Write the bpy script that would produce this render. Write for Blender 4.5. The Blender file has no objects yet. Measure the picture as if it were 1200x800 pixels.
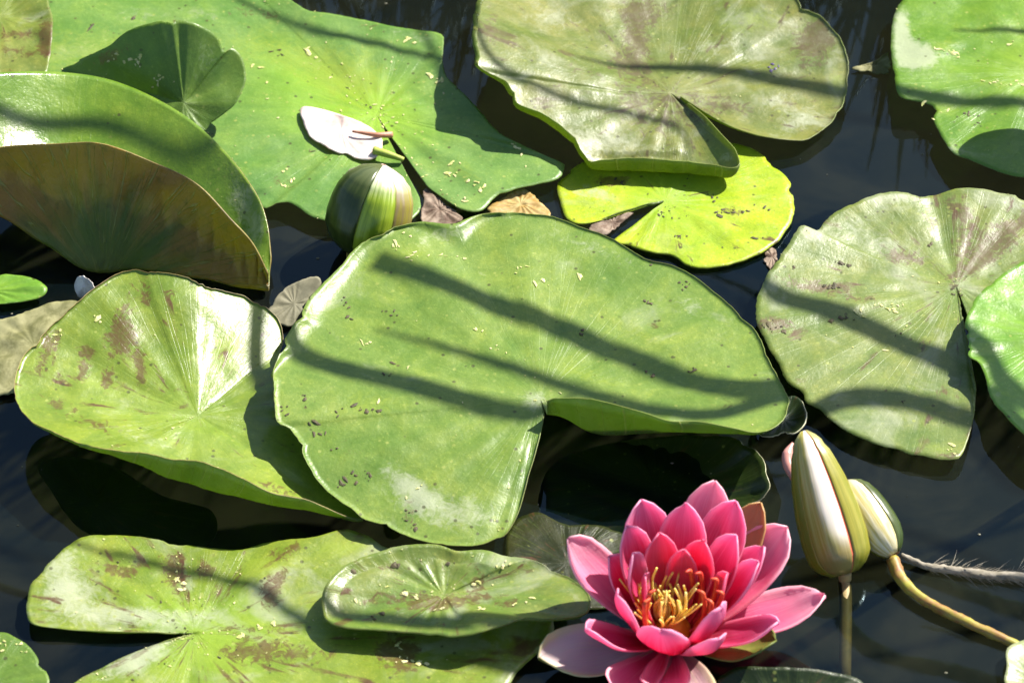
import bpy, bmesh, math, random
from mathutils import Vector, noise as mnoise
C = bpy.context.scene
COL = C.collection
rnd = random.Random(7)

# ------------------------------------------------------------------ camera
ELEV = math.radians(42.0)
DIST = 1.6
MM = 0.00042                       # metres per photo pixel at the pond's middle
FPX = DIST / MM                    # focal length in photo pixels (1200 wide)
cam_d = bpy.data.cameras.new("camera")
cam = bpy.data.objects.new("camera", cam_d)
COL.objects.link(cam)
cam.location = (0, -DIST * math.cos(ELEV), DIST * math.sin(ELEV))
cam.rotation_euler = (math.pi / 2 - ELEV, 0, 0)
cam_d.sensor_width = 36.0
cam_d.lens = FPX * 36.0 / 1200.0
cam_d.clip_start = 0.05
cam_d.clip_end = 200.0
cam_d.dof.use_dof = True
cam_d.dof.focus_distance = DIST - 0.02
cam_d.dof.aperture_fstop = 16.0
C.camera = cam

# ------------------------------------------------------------------ light
SUN_AZ = math.radians(38.0)        # from the right, a little behind
SUN_EL = math.radians(46.0)
S = Vector((math.cos(SUN_EL) * math.cos(SUN_AZ), math.cos(SUN_EL) * math.sin(SUN_AZ), math.sin(SUN_EL)))
W = bpy.data.worlds.new("World")
C.world = W
W.use_nodes = True
wn = W.node_tree
bg = wn.nodes["Background"]
sky = wn.nodes.new("ShaderNodeTexSky")
sky.sky_type = 'NISHITA'
sky.sun_disc = False
sky.sun_elevation = SUN_EL
sky.sun_rotation = math.atan2(S.x, S.y)
wn.links.new(sky.outputs[0], bg.inputs[0])
bg.inputs[1].default_value = 0.075
sun_d = bpy.data.lights.new("sun", 'SUN')
sun_d.energy = 5.0
sun_d.angle = math.radians(0.5)
sun_d.color = (1.0, 0.95, 0.86)
sun = bpy.data.objects.new("sun", sun_d)
COL.objects.link(sun)
sun.rotation_euler = S.to_track_quat('Z', 'Y').to_euler()
C.view_settings.view_transform = 'Standard'
C.view_settings.look = 'None'
C.view_settings.exposure = 1.4
C.view_settings.gamma = 1.0
C.cycles.max_bounces = 10
C.cycles.transmission_bounces = 8
C.cycles.transparent_max_bounces = 8

# ------------------------------------------------------------------ photo pixel -> place on a level above the water
CX, CU, CV = Vector((1, 0, 0)), Vector((0, math.sin(ELEV), math.cos(ELEV))), Vector((0, -math.cos(ELEV), math.sin(ELEV)))
def at(px, py, h=0.0):
    """point at height h (mm) over the water seen at photo pixel (px, py)"""
    z = h * 0.001
    d = CX * (px - 600) + CU * (400 - py) - CV * FPX
    t = (z - cam.location.z) / d.z
    return cam.location + d * t
def off(dx, dy, d):
    """offset given right / up / towards-the-viewer in photo pixels"""
    return (CX * dx + CU * dy + CV * d) * MM * OFFK
OFFK = 1.0
def to_px(p):
    v = p - cam.location
    dep = -v.dot(CV)
    return 600 + v.dot(CX) / dep * FPX, 400 - v.dot(CU) / dep * FPX

# ------------------------------------------------------------------ node helper
class NT:
    def __init__(s, name):
        s.m = bpy.data.materials.new(name); s.m.use_nodes = True
        s.t = s.m.node_tree; s.t.nodes.clear()
        s.out = s.t.nodes.new("ShaderNodeOutputMaterial")
    def n(s, typ, **kw):
        nd = s.t.nodes.new(typ)
        for k, v in kw.items(): setattr(nd, k, v)
        return nd
    def put(s, sock, v):
        if v is None: return
        if hasattr(v, "is_linked") or isinstance(v, bpy.types.NodeSocket): s.t.links.new(v, sock)
        else:
            if isinstance(v, (tuple, list)) and len(v) == 3 and len(sock.default_value) == 4: v = (*v, 1)
            sock.default_value = v
    def math(s, op, a, b=None, c=None, clamp=False):
        nd = s.n("ShaderNodeMath", operation=op, use_clamp=clamp)
        s.put(nd.inputs[0], a); s.put(nd.inputs[1], b)
        if c is not None: s.put(nd.inputs[2], c)
        return nd.outputs[0]
    def mix(s, f, a, b, blend='MIX'):
        nd = s.n("ShaderNodeMix", data_type='RGBA', blend_type=blend)
        s.put(nd.inputs[0], f); s.put(nd.inputs[6], a); s.put(nd.inputs[7], b)
        return nd.outputs[2]
    def step(s, v, lo, hi, a=0.0, b=1.0):
        nd = s.n("ShaderNodeMapRange", interpolation_type='SMOOTHSTEP')
        s.put(nd.inputs[0], v); s.put(nd.inputs[1], lo); s.put(nd.inputs[2], hi); s.put(nd.inputs[3], a); s.put(nd.inputs[4], b)
        return nd.outputs[0]
    def noise(s, vec, scale, detail=3.0, rough=0.55, dist=0.0):
        nd = s.n("ShaderNodeTexNoise")
        s.put(nd.inputs["Vector"], vec); nd.inputs["Scale"].default_value = scale
        nd.inputs["Detail"].default_value = detail; nd.inputs["Roughness"].default_value = rough
        nd.inputs["Distortion"].default_value = dist
        return nd.outputs[0]
    def vmul(s, vec, xyz, add=(0, 0, 0)):
        nd = s.n("ShaderNodeMapping"); s.put(nd.inputs[0], vec)
        nd.inputs[3].default_value = xyz; nd.inputs[1].default_value = add
        return nd.outputs[0]
    def attr(s, name):
        return s.n("ShaderNodeAttribute", attribute_name=name).outputs["Vector"]
    def sep(s, v):
        nd = s.n("ShaderNodeSeparateXYZ"); s.put(nd.inputs[0], v); return nd.outputs
    def bump(s, h, strength=0.3, dist=0.001, normal=None):
        nd = s.n("ShaderNodeBump"); nd.inputs["Strength"].default_value = strength
        nd.inputs["Distance"].default_value = dist; s.put(nd.inputs["Height"], h)
        if normal is not None: s.put(nd.inputs["Normal"], normal)
        return nd.outputs[0]
    def principled(s, col, rough=0.5, spec=0.5, normal=None, coat=0.0, coat_rough=0.2):
        nd = s.n("ShaderNodeBsdfPrincipled")
        s.put(nd.inputs["Base Color"], col); s.put(nd.inputs["Roughness"], rough)
        s.put(nd.inputs["Specular IOR Level"], spec); s.put(nd.inputs["Normal"], normal)
        nd.inputs["Coat Weight"].default_value = coat; nd.inputs["Coat Roughness"].default_value = coat_rough
        return nd.outputs[0]
    def transl(s, col, normal=None):
        nd = s.n("ShaderNodeBsdfTranslucent"); s.put(nd.inputs[0], col); s.put(nd.inputs[1], normal); return nd.outputs[0]
    def mixs(s, f, a, b):
        nd = s.n("ShaderNodeMixShader"); s.put(nd.inputs[0], f); s.put(nd.inputs[1], a); s.put(nd.inputs[2], b); return nd.outputs[0]
    def done(s, sh):
        s.t.links.new(sh, s.out.inputs[0]); return s.m

def leaf_mat(name, g1, g2, glow=(0.28, 0.42, 0.04), glow_amt=0.5, brown=0.0, film=0.0, speck=0.3, rough=0.4,
             transl=0.3, tcol=(0.30, 0.48, 0.04), seed=0.0, brown_col=(0.10, 0.045, 0.02), film_col=(0.40, 0.42, 0.30), film_in=0.0, spec=0.5, vein=0.16):
    k = NT(name)
    ob = k.n("ShaderNodeTexCoord").outputs["Object"]
    ob = k.vmul(ob, (1, 1, 1), (seed, seed * 1.7, 0))
    rad = k.attr("radial")
    x, y, r = k.sep(rad)
    radv = k.vmul(rad, (4.5, 4.5, 2.6), (seed, 0, seed))
    streak = k.noise(radv, 1.0, 4, 0.6)
    big = k.noise(ob, 22, 3, 0.6, 0.4)
    mid = k.noise(ob, 75, 4, 0.6, 0.3)
    fine = k.noise(ob, 420, 3, 0.65)
    f = k.math('ADD', k.math('MULTIPLY', big, 0.6), k.math('MULTIPLY', streak, 0.4))
    col = k.mix(k.step(f, 0.36, 0.64), g1, g2)
    pat = k.noise(k.vmul(ob, (1, 1, 1), (7.7, 2.2, 0)), 48, 5, 0.65, 0.6)
    col = k.mix(k.step(pat, 0.45, 0.68, 0.0, 0.55), col, k.mix(1.0, col, (1.45, 1.25, 0.9), 'MULTIPLY'))
    col = k.mix(k.step(pat, 0.48, 0.30, 0.0, 0.5), col, k.mix(1.0, col, (0.62, 0.76, 0.8), 'MULTIPLY'))
    col = k.mix(1.0, col, (1.07, 1.02, 0.82), 'MULTIPLY')
    # fine mottling of the leaf tissue
    col = k.mix(k.step(fine, 0.42, 0.72, 0.0, 0.45), col, k.mix(1.0, col, (1.5, 1.35, 1.5), 'MULTIPLY'))
    grain = k.noise(ob, 1100, 2, 0.6)
    col = k.mix(k.step(grain, 0.62, 0.70, 0.0, 0.7), col, k.mix(1.0, col, (1.9, 1.6, 2.0), 'MULTIPLY'))
    # veins forking out from the stalk
    veins = k.noise(k.vmul(rad, (16, 16, 0.9), (0, seed, 0)), 1.0, 2, 0.5)
    vl = k.step(k.math('ABSOLUTE', k.math('SUBTRACT', veins, 0.5)), 0.0, 0.02, 1.0, 0.0)
    vl = k.math('MULTIPLY', vl, k.step(r, 0.95, 0.15, 0.1, vein))
    col = k.mix(vl, col, (0.22, 0.33, 0.06))
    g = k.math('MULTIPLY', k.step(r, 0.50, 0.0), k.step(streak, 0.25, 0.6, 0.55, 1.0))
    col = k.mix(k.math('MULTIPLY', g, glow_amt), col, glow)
    fm = 0.0
    if film > 0:
        fn = k.noise(k.vmul(ob, (1, 1, 1), (3.1, 1.2, 0)), 26, 5, 0.62, 0.8)
        fn = k.math('ADD', k.math('MULTIPLY', fn, 0.85), k.math('MULTIPLY', streak, 0.15))
        fm = k.step(fn, 0.62 - 0.22 * film, 0.76 - 0.2 * film)
        fm = k.math('MULTIPLY', fm, k.step(mid, 0.3, 0.7, 0.45, 1.0))
        fm = k.math('MULTIPLY', fm, min(0.85, 0.35 + film * 0.5))
        if film_in > 0: fm = k.math('MULTIPLY', fm, k.step(r, film_in - 0.2, film_in + 0.1))
        col = k.mix(fm, col, film_col)
    # stains of this very leaf, with sheen painted among the pale ones
    sp_, sb_, sy_ = k.sep(k.attr("stain_sheen"))
    br = k.noise(ob, 170, 5, 0.75, 1.2)
    brk = k.math('MULTIPLY', k.math('SUBTRACT', k.math('ADD', k.math('MULTIPLY', br, 0.8), k.math('MULTIPLY', streak, 0.2)), 0.5), 3.2)
    my = k.step(k.math('ADD', sy_, k.math('MULTIPLY', brk, 0.4)), 0.25, 0.9)
    col = k.mix(k.math('MULTIPLY', my, 0.75), col, (0.26, 0.34, 0.035))
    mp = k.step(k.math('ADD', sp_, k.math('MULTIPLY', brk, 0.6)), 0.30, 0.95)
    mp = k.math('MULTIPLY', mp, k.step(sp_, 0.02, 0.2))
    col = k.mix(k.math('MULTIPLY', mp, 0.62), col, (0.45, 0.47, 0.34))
    mb = k.step(k.math('ADD', sb_, k.math('MULTIPLY', brk, 0.8)), 0.34, 0.52)
    mb = k.math('MULTIPLY', mb, k.step(sb_, 0.02, 0.3))
    mb = k.math('MULTIPLY', mb, k.step(fine, 0.3, 0.6, 0.6, 1.0))
    col = k.mix(k.math('MULTIPLY', mb, 0.8), col, brown_col)
    if brown > 0:
        bn = k.noise(k.vmul(rad, (5, 5, 2.6), (seed * 2, 1, 2)), 1.6, 4, 0.6, 0.3)
        bm = k.step(bn, 0.66 - 0.2 * brown, 0.73 - 0.17 * brown)
        bm = k.math('MULTIPLY', bm, k.step(mid, 0.35, 0.6, 0.4, 0.95))
        col = k.mix(bm, col, brown_col)
    # tiny pale and dark flecks
    if speck > 0:
        vo = k.n("ShaderNodeTexVoronoi"); k.put(vo.inputs["Vector"], ob); vo.inputs["Scale"].default_value = 260
        rr, gg, bb = k.sep(vo.outputs["Color"])
        near = k.step(vo.outputs["Distance"], 0.16, 0.30, 1.0, 0.0)
        patch = k.step(mid, 0.44, 0.62, 0.0, 1.0)
        pal = k.math('MULTIPLY', k.math('MULTIPLY', near, k.step(rr, 1 - 0.6 * speck, 1.02 - 0.6 * speck)), patch)
        col = k.mix(k.math('MULTIPLY', pal, 0.6), col, (0.34, 0.38, 0.09))
        drk = k.math('MULTIPLY', near, k.step(gg, 0.95 - 0.08 * speck, 0.96 - 0.08 * speck))
        col = k.mix(k.math('MULTIPLY', drk, 0.75), col, (0.05, 0.045, 0.015))
    rg = k.math('ADD', rough - 0.10, k.math('MULTIPLY', big, 0.12))
    rg = k.math('ADD', rg, k.math('MULTIPLY', mp, 0.06))
    rg = k.math('ADD', rg, k.math('MULTIPLY', k.math('SUBTRACT', pat, 0.4), 0.3))
    h = k.math('ADD', k.math('MULTIPLY', fine, 0.22), k.math('MULTIPLY', mid, 0.6))
    h = k.math('ADD', h, k.math('MULTIPLY', streak, 0.2))
    h = k.math('SUBTRACT', h, k.math('MULTIPLY', vl, 0.35))
    nrm = k.bump(h, 0.5, 0.0016)
    p = k.principled(col, rg, spec, nrm)
    tc = k.mix(0.55, tcol, k.mix(1.0, col, (2.2, 2.2, 1.6), 'MULTIPLY'))
    return k.done(k.mixs(transl, p, k.transl(tc)))

def under_mat(name, c1, c2, tcol, transl=0.35, seed=0.0, rim=None):
    k = NT(name)
    ob = k.n("ShaderNodeTexCoord").outputs["Object"]
    rad = k.attr("radial"); x, y, r = k.sep(rad)
    streak = k.noise(k.vmul(rad, (9, 9, 1.2), (seed, 0, 0)), 1.0, 4, 0.6)
    big = k.noise(ob, 30, 4, 0.6)
    f = k.step(k.math('ADD', k.math('MULTIPLY', streak, 0.6), k.math('MULTIPLY', big, 0.4)), 0.38, 0.62)
    col = k.mix(f, c1, c2)
    if rim: col = k.mix(k.step(k.math('ADD', r, k.math('MULTIPLY', k.math('SUBTRACT', streak, 0.5), 0.9)), 0.30, 0.78), col, rim)
    v = k.noise(k.vmul(rad, (11, 11, 1.0), (0, seed, 0)), 1.0, 2, 0.5)
    vl = k.step(k.math('ABSOLUTE', k.math('SUBTRACT', v, 0.5)), 0.0, 0.018, 0.75, 0.0)
    col = k.mix(vl, col, (0.30, 0.30, 0.09))
    dirt = k.noise(ob, 130, 5, 0.7, 0.6)
    col = k.mix(k.step(dirt, 0.52, 0.72, 0.0, 0.7), col, (0.03, 0.035, 0.012))
    nrm = k.bump(k.math('ADD', k.math('ADD', streak, vl), k.math('MULTIPLY', dirt, 0.7)), 0.6, 0.002)
    p = k.principled(col, k.step(dirt, 0.3, 0.7, 0.22, 0.5), 0.5, nrm)
    return k.done(k.mixs(transl, p, k.transl(tcol)))

def plain_mat(name, c1, c2, scale=200, rough=0.6, transl=0.0, spec=0.4, bump=0.3, tcol=None):
    k = NT(name)
    ob = k.n("ShaderNodeTexCoord").outputs["Object"]
    n = k.noise(ob, scale, 4, 0.65, 0.3)
    col = k.mix(k.step(n, 0.35, 0.65), c1, c2)
    p = k.principled(col, rough, spec, k.bump(n, bump, 0.001))
    if transl: p = k.mixs(transl, p, k.transl(tcol or col))
    return k.done(p)

# ------------------------------------------------------------------ mesh helpers
def mesh_obj(name, verts, faces, mats=(), parent=None, smooth=True, attr=None, mat_idx=None):
    me = bpy.data.meshes.new(name)
    me.from_pydata([tuple(v) for v in verts], [], faces)
    if attr is not None:
        a = me.attributes.new("radial", 'FLOAT_VECTOR', 'POINT')
        flat = [c for v in attr for c in v]
        a.data.foreach_set("vector", flat)
    for m in mats: me.materials.append(m)
    if smooth: me.polygons.foreach_set("use_smooth", [True] * len(me.polygons))
    if mat_idx is not None: me.polygons.foreach_set("material_index", mat_idx)
    me.update()
    o = bpy.data.objects.new(name, me)
    COL.objects.link(o)
    if parent is not None: o.parent = parent
    return o
def tag(o, label, cat, group=None, kind=None):
    o["label"] = label
    if cat: o["category"] = cat
    if group: o["group"] = group
    if kind: o["kind"] = kind
    return o
def empty(name, loc=(0, 0, 0)):
    o = bpy.data.objects.new(name, None); o.empty_display_size = 0.01; COL.objects.link(o); o.location = loc
    return o
def catmull(pts, u, closed):
    n = len(pts)
    if closed: i = int(math.floor(u)); f = u - i; g = lambda j: pts[j % n]
    else:
        i = min(int(math.floor(u)), n - 2); f = u - i
        def g(j):
            if j < 0: return pts[0] * 2 - pts[1]
            if j > n - 1: return pts[-1] * 2 - pts[-2]
            return pts[j]
    a, b, c, d = g(i - 1), g(i), g(i + 1), g(i + 2)
    # centripetal-ish: limit tangents on short spans
    l = (c - b).length + 1e-9
    m1, m2 = (c - a) * 0.5, (d - b) * 0.5
    if m1.length > 1.2 * l: m1 = m1 * (1.2 * l / m1.length)
    if m2.length > 1.2 * l: m2 = m2 * (1.2 * l / m2.length)
    f2, f3 = f * f, f * f * f
    return b * (2 * f3 - 3 * f2 + 1) + m1 * (f3 - 2 * f2 + f) + c * (-2 * f3 + 3 * f2) + m2 * (f3 - f2)
def params(pts, N, closed):
    n = len(pts); segs = n if closed else n - 1
    L = [(pts[(i + 1) % n] - pts[i]).length + 1e-6 for i in range(segs)]
    T = sum(L); out = []
    cnt = N if closed else N - 1
    i = 0; acc = 0.0
    for k in range(N):
        d = T * k / cnt
        while i < segs - 1 and d > acc + L[i]: acc += L[i]; i += 1
        out.append(min(i + (d - acc) / L[i], segs - (1e-6 if not closed else 0)))
    return out
SURF = {}
def stain_sheen(o, blobs):
    """blobs: (px, py, rx, ry, tilt degrees, kind, strength); kind p pale dried film and painted sheen or glare, b brown decay, y yellowing"""
    V = o.data.vertices
    out = [0.0] * (3 * len(V))
    B = [(x, y, (1 if k == 'p' else 0.8) / rx, (1 if k == 'p' else 0.8) / ry, math.cos(math.radians(t)), math.sin(math.radians(t)), "pby".index(k), a) for x, y, rx, ry, t, k, a in blobs]
    for i, v in enumerate(V):
        px, py = to_px(v.co)
        for x, y, ix, iy, c, sn, k, a in B:
            dx, dy = px - x, py - y
            if abs(dx) * ix > 4 and abs(dy) * iy > 4: continue
            u, w = (dx * c + dy * sn) * ix, (dy * c - dx * sn) * iy
            d = u * u + w * w
            if d < 4: out[3 * i + k] += a * math.exp(-d * 1.3)
    at_ = o.data.attributes.new("stain_sheen", 'FLOAT_VECTOR', 'POINT')
    at_.data.foreach_set("vector", out)
def finish_leaf(o, thick=0.9):
    md = o.modifiers.new("thickness", 'SOLIDIFY'); md.thickness = thick * 0.001; md.offset = -1
    md.material_offset = 1; md.material_offset_rim = 2; md.use_quality_normals = True
    return o
def star_leaf(name, label, center, ring, lip=None, closed=False, mats=None, N=260, M=34, prof=1.3, wob=(1.2, 38), jag=0.35,
              ridge=None, seed=0.0, thick=0.42, edge_drop=0.0, cat="lily pad", group=None, curl=None):
    c = at(*center)
    P = [at(*p) for p in ring]
    Q = [at(*p) for p in lip] if lip else None
    us = params(P, N, closed)
    verts, attr, faces = [], [], []
    K = 6 if Q else 0
    rows = M + K
    for u in us:
        R = catmull(P, u, closed)
        d = R - c
        ang = math.atan2(d.y, d.x)
        nj = mnoise.noise(Vector((R.x * 420, R.y * 420, seed))) * jag * 0.001 + mnoise.noise(Vector((R.x * 130, R.y * 130, seed + 5))) * jag * 0.0016
        dd = Vector((d.x, d.y, 0)); dd.normalize()
        bite = mnoise.noise(Vector((R.x * 75, R.y * 75, seed + 31)))
        if bite > 0.28: nj -= (bite - 0.28) * 0.006 * (1 + mnoise.noise(Vector((R.x * 600, R.y * 600, seed))))
        R = R + dd * nj
        d = R - c
        L = Vector((d.x, d.y)).length
        for j in range(1, M + 1):
            r = j / M
            p = c + d * r
            z = c.z + d.z * (r ** prof)
            w = (1 - r ** 6) * min(1, r * 4) if not Q else min(1, r * 4) * (1 - r ** 10)
            z += wob[0] * 0.001 * w * mnoise.noise(Vector((p.x * wob[1], p.y * wob[1], seed * 3.3)))
            z += 0.0005 * w * mnoise.noise(Vector((p.x * 115, p.y * 115, seed + 9)))
            z += 0.0005 * w * math.sin(ang * 13 + 2.2 * math.sin(ang * 3 + seed)) * r
            if ridge: z += ridge(r, ang, p) * 0.001 * w
            if edge_drop: z -= edge_drop * 0.001 * max(0, (r - 0.88) / 0.12) ** 2
            verts.append((p.x, p.y, z)); attr.append((math.cos(ang), math.sin(ang), r * min(1.0, 0.35 + L / 0.12 * 0.65)))
        if Q:
            E = catmull(Q, u, closed) + dd * nj
            ctrl = R + Vector((d.x, d.y, d.z)) * 0.05 if (E - R).length > 0.003 else (R + E) * 0.5
            for j in range(1, K + 1):
                f = j / K
                p = R * (1 - f) ** 2 + ctrl * 2 * f * (1 - f) + E * f * f
                verts.append(tuple(p)); attr.append((math.cos(ang), math.sin(ang), 1.0))
    ci = len(verts); verts.append(tuple(c)); attr.append((0, 0, 0))
    cols = len(us); last = cols if closed else cols - 1
    for i in range(last):
        a, b = i * rows, ((i + 1) % cols) * rows
        faces.append((ci, a, b))
        for j in range(rows - 1): faces.append((a + j, a + j + 1, b + j + 1, b + j))
    area = sum(verts[i * rows + M - 1][0] * verts[((i + 1) % cols) * rows + M - 1][1] - verts[((i + 1) % cols) * rows + M - 1][0] * verts[i * rows + M - 1][1] for i in range(cols))
    if area < 0: faces = [tuple(reversed(f)) for f in faces]
    o = mesh_obj(name, verts, faces, mats, attr=attr)
    SURF[o.name] = o
    finish_leaf(o, thick)
    if label: tag(o, label, cat, group)
    return o
def patch_leaf(name, label, rows_pts, mats, nu=120, nv=60, flip=False, wob=(1.0, 40), seed=0.0, thick=0.9, cat="lily pad"):
    """rows_pts: list of rows (each a list of (px,py,h)); smooth surface through them"""
    R = [[at(*p) for p in row] for row in rows_pts]
    verts, attr, faces = [], [], []
    nr, nc = len(R), len(R[0])
    for i in range(nu):
        u = (nc - 1 - 1e-5) * i / (nu - 1)
        colp = [catmull(R[k], u, False) for k in range(nr)]
        for j in range(nv):
            v = (nr - 1 - 1e-5) * j / (nv - 1)
            p = catmull(colp, v, False)
            vv = j / (nv - 1)
            w = math.sin(math.pi * vv) * 0.001 * wob[0]
            if vv > 0.55: p = p - CV * 0.0011 * math.sin(math.pi * (vv - 0.55) / 0.45) * (abs(math.sin(u * 5.2 + 1.5 * vv + 1.4 * mnoise.noise(Vector((u * 1.7, vv * 3, 2))))) ** 3 + 0.8 * mnoise.noise(Vector((u * 5, vv * 9, 4))))
            p = p + Vector((0, 0, 1)) * w * mnoise.noise(p * wob[1] + Vector((seed, 0, 0)))
            a = i / (nu - 1) * 2.6 - 0.4
            s = 1 if vv > 0.5 else -1
            if vv > 0.52:
                qx, qy = to_px(p); fa = math.atan2(335 - qy, qx - 120)
                verts.append(p); attr.append((math.cos(fa), math.sin(fa), min(1.0, math.hypot(335 - qy, qx - 120) / 190)))
                continue
            verts.append(p); attr.append((math.cos(a) * s, math.sin(a) * s, abs(vv - 0.5) * 2))
    for i in range(nu - 1):
        for j in range(nv - 1):
            a = i * nv + j
            q = (a, a + 1, a + nv + 1, a + nv)
            faces.append(tuple(reversed(q)) if flip else q)
    o = mesh_obj(name, verts, faces, mats, attr=attr)
    SURF[o.name] = o
    finish_leaf(o, thick)
    return tag(o, label, cat)
def flakes(leaf, pts, mat, name="debris", size=(0.5, 1.2), lift=0.0003, long=1.6, seed=1):
    """little scraps lying on a leaf; pts are photo pixels, or a number for scattered ones"""
    r = random.Random(seed)
    me = leaf.data; V = me.vertices
    if isinstance(pts, int):
        cl = [r.randrange(len(V)) for _ in range(max(3, pts // 9))]
        idx = [(r.choice(cl) + int(r.gauss(0, 3)) + 44 * int(r.gauss(0, 7))) % len(V) if r.random() < .75 else r.randrange(len(V)) for _ in range(pts)]
    else:
        proj = [to_px(v.co) for v in V]
        idx = []
        for (x, y) in pts:
            for rep_ in range(r.choice((1, 2, 2, 3))):
                x2, y2 = x + r.gauss(0, 3.0), y + r.gauss(0, 1.6)
                idx.append(min(range(len(V)), key=lambda i: (proj[i][0] - x2) ** 2 + (proj[i][1] - y2) ** 2))
    vs, fs = [], []
    for i in idx:
        n = V[i].normal.normalized(); p = V[i].co + n * lift
        a = n.orthogonal().normalized(); b = n.cross(a); t = r.uniform(0, 6.28)
        a, b = a * math.cos(t) + b * math.sin(t), b * math.cos(t) - a * math.sin(t)
        s = (size[0] + (size[1] - size[0]) * r.random() ** 2.0) * 0.00033 * r.choice((0.6, 1, 1.3)); l = r.uniform(0.8, long * 1.2)
        k = r.randint(5, 7); b0 = len(vs)
        for q in range(k):
            w = 6.283 * q / k; m = r.uniform(0.4, 1.4)
            vs.append(p + a * math.cos(w) * s * l * m + b * math.sin(w) * s * m)
        vs.append(p + n * s * 0.25)
        for q in range(k): fs.append((b0 + q, b0 + (q + 1) % k, b0 + k))
    o = mesh_obj(name, vs, fs, [mat], parent=leaf, smooth=False)
    o["kind"] = "stuff"
    return o
def tube(name, pts, radii, mat, parent=None, n=12, sub=8, bumpy=0.0, cap=True):
    P = [Vector(p) for p in pts]
    path, rad = [], []
    for i in range((len(P) - 1) * sub + 1):
        u = min(i / sub, len(P) - 1 - 1e-6)
        path.append(catmull(P, u, False))
        k = int(u); f = u - k
        rad.append(radii[k] * (1 - f) + radii[min(k + 1, len(radii) - 1)] * f)
    vs, fs = [], []
    ref = Vector((0.13, 0.3, 0.94))
    for i, p in enumerate(path):
        t = (path[min(i + 1, len(path) - 1)] - path[max(i - 1, 0)]).normalized()
        a = t.cross(ref).normalized(); b = t.cross(a)
        for q in range(n):
            w = 6.283185 * q / n
            rr = rad[i] * (1 + bumpy * mnoise.noise(Vector((p.x * 300 + q, p.y * 300, p.z * 300))))
            vs.append(p + (a * math.cos(w) + b * math.sin(w)) * rr)
    for i in range(len(path) - 1):
        for q in range(n):
            fs.append((i * n + q, i * n + (q + 1) % n, (i + 1) * n + (q + 1) % n, (i + 1) * n + q))
    if cap:
        fs.append(tuple(reversed(range(n)))); fs.append(tuple((len(path) - 1) * n + q for q in range(n)))
    return mesh_obj(name, vs, fs, [mat], parent=parent)

# ------------------------------------------------------------------ water and pond bed
def make_water():
    k = NT("pond_water")
    ob = k.n("ShaderNodeTexCoord").outputs["Object"]
    n1 = k.noise(ob, 14, 3, 0.5); n2 = k.noise(ob, 70, 2, 0.5)
    nrm = k.bump(k.math('ADD', n1, k.math('MULTIPLY', n2, 0.12)), 0.05, 0.0015)
    gl = k.n("ShaderNodeBsdfGlossy"); gl.inputs["Roughness"].default_value = 0.02; gl.inputs["Color"].default_value = (0.62, 0.86, 1.0, 1); k.put(gl.inputs["Normal"], nrm)
    tr = k.n("ShaderNodeBsdfTransparent"); tr.inputs[0].default_value = (0.55, 0.60, 0.46, 1)
    df = k.n("ShaderNodeBsdfDiffuse")
    k.put(df.inputs[0], k.mix(k.step(k.noise(ob, 13, 5, 0.62, 0.6), 0.45, 0.72), (0.002, 0.005, 0.007), (0.017, 0.019, 0.014)))
    body = k.mixs(0.42, tr.outputs[0], df.outputs[0])
    fr = k.n("ShaderNodeFresnel"); fr.inputs[0].default_value = 1.32; k.put(fr.inputs[1], nrm)
    return k.done(k.mixs(fr.outputs[0], body, gl.outputs[0]))
def sheet(name, size, z, n, mat):
    vs, fs = [], []
    for i in range(n + 1):
        for j in range(n + 1):
            x = (i / n - .5) * size; y = (j / n - .5) * size
            vs.append((x, y, z if callable(z) is False else z(x, y)))
    for i in range(n):
        for j in range(n):
            a = i * (n + 1) + j
            fs.append((a, a + n + 1, a + n + 2, a + 1))
    return mesh_obj(name, vs, fs, [mat])
tag(sheet("pond_water", 40, 0.0, 8, make_water()), "dark still pond water between the lily pads", None, kind="structure")
mud = plain_mat("pond_mud", (0.016, 0.014, 0.009), (0.035, 0.03, 0.018), 18, 0.9)
tag(sheet("pond_bed", 40, lambda x, y: -0.26 + 0.03 * mnoise.noise(Vector((x * 4, y * 4, 0))), 60, mud), "muddy pond bed under the dark water", None, kind="structure")

# ------------------------------------------------------------------ leaf materials
rim_green = plain_mat("leaf_rim", (0.15, 0.16, 0.04), (0.21, 0.27, 0.06), 60, 0.4, 0.3)
rim_brown = plain_mat("leaf_rim_brown", (0.16, 0.12, 0.04), (0.30, 0.24, 0.08), 120, 0.45, 0.3)
und_green = under_mat("leaf_underside", (0.09, 0.14, 0.025), (0.14, 0.18, 0.04), (0.30, 0.42, 0.03), 0.45)
und_brown = under_mat("leaf_underside_brown", (0.05, 0.10, 0.010), (0.09, 0.13, 0.018), (0.38, 0.29, 0.03), 0.42, rim=(0.32, 0.15, 0.025))
und_dark = under_mat("leaf_underside_dark", (0.035, 0.05, 0.016), (0.06, 0.05, 0.02), (0.20, 0.22, 0.03), 0.25)
GA, GB = (0.085, 0.165, 0.022), (0.135, 0.225, 0.042)

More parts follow.
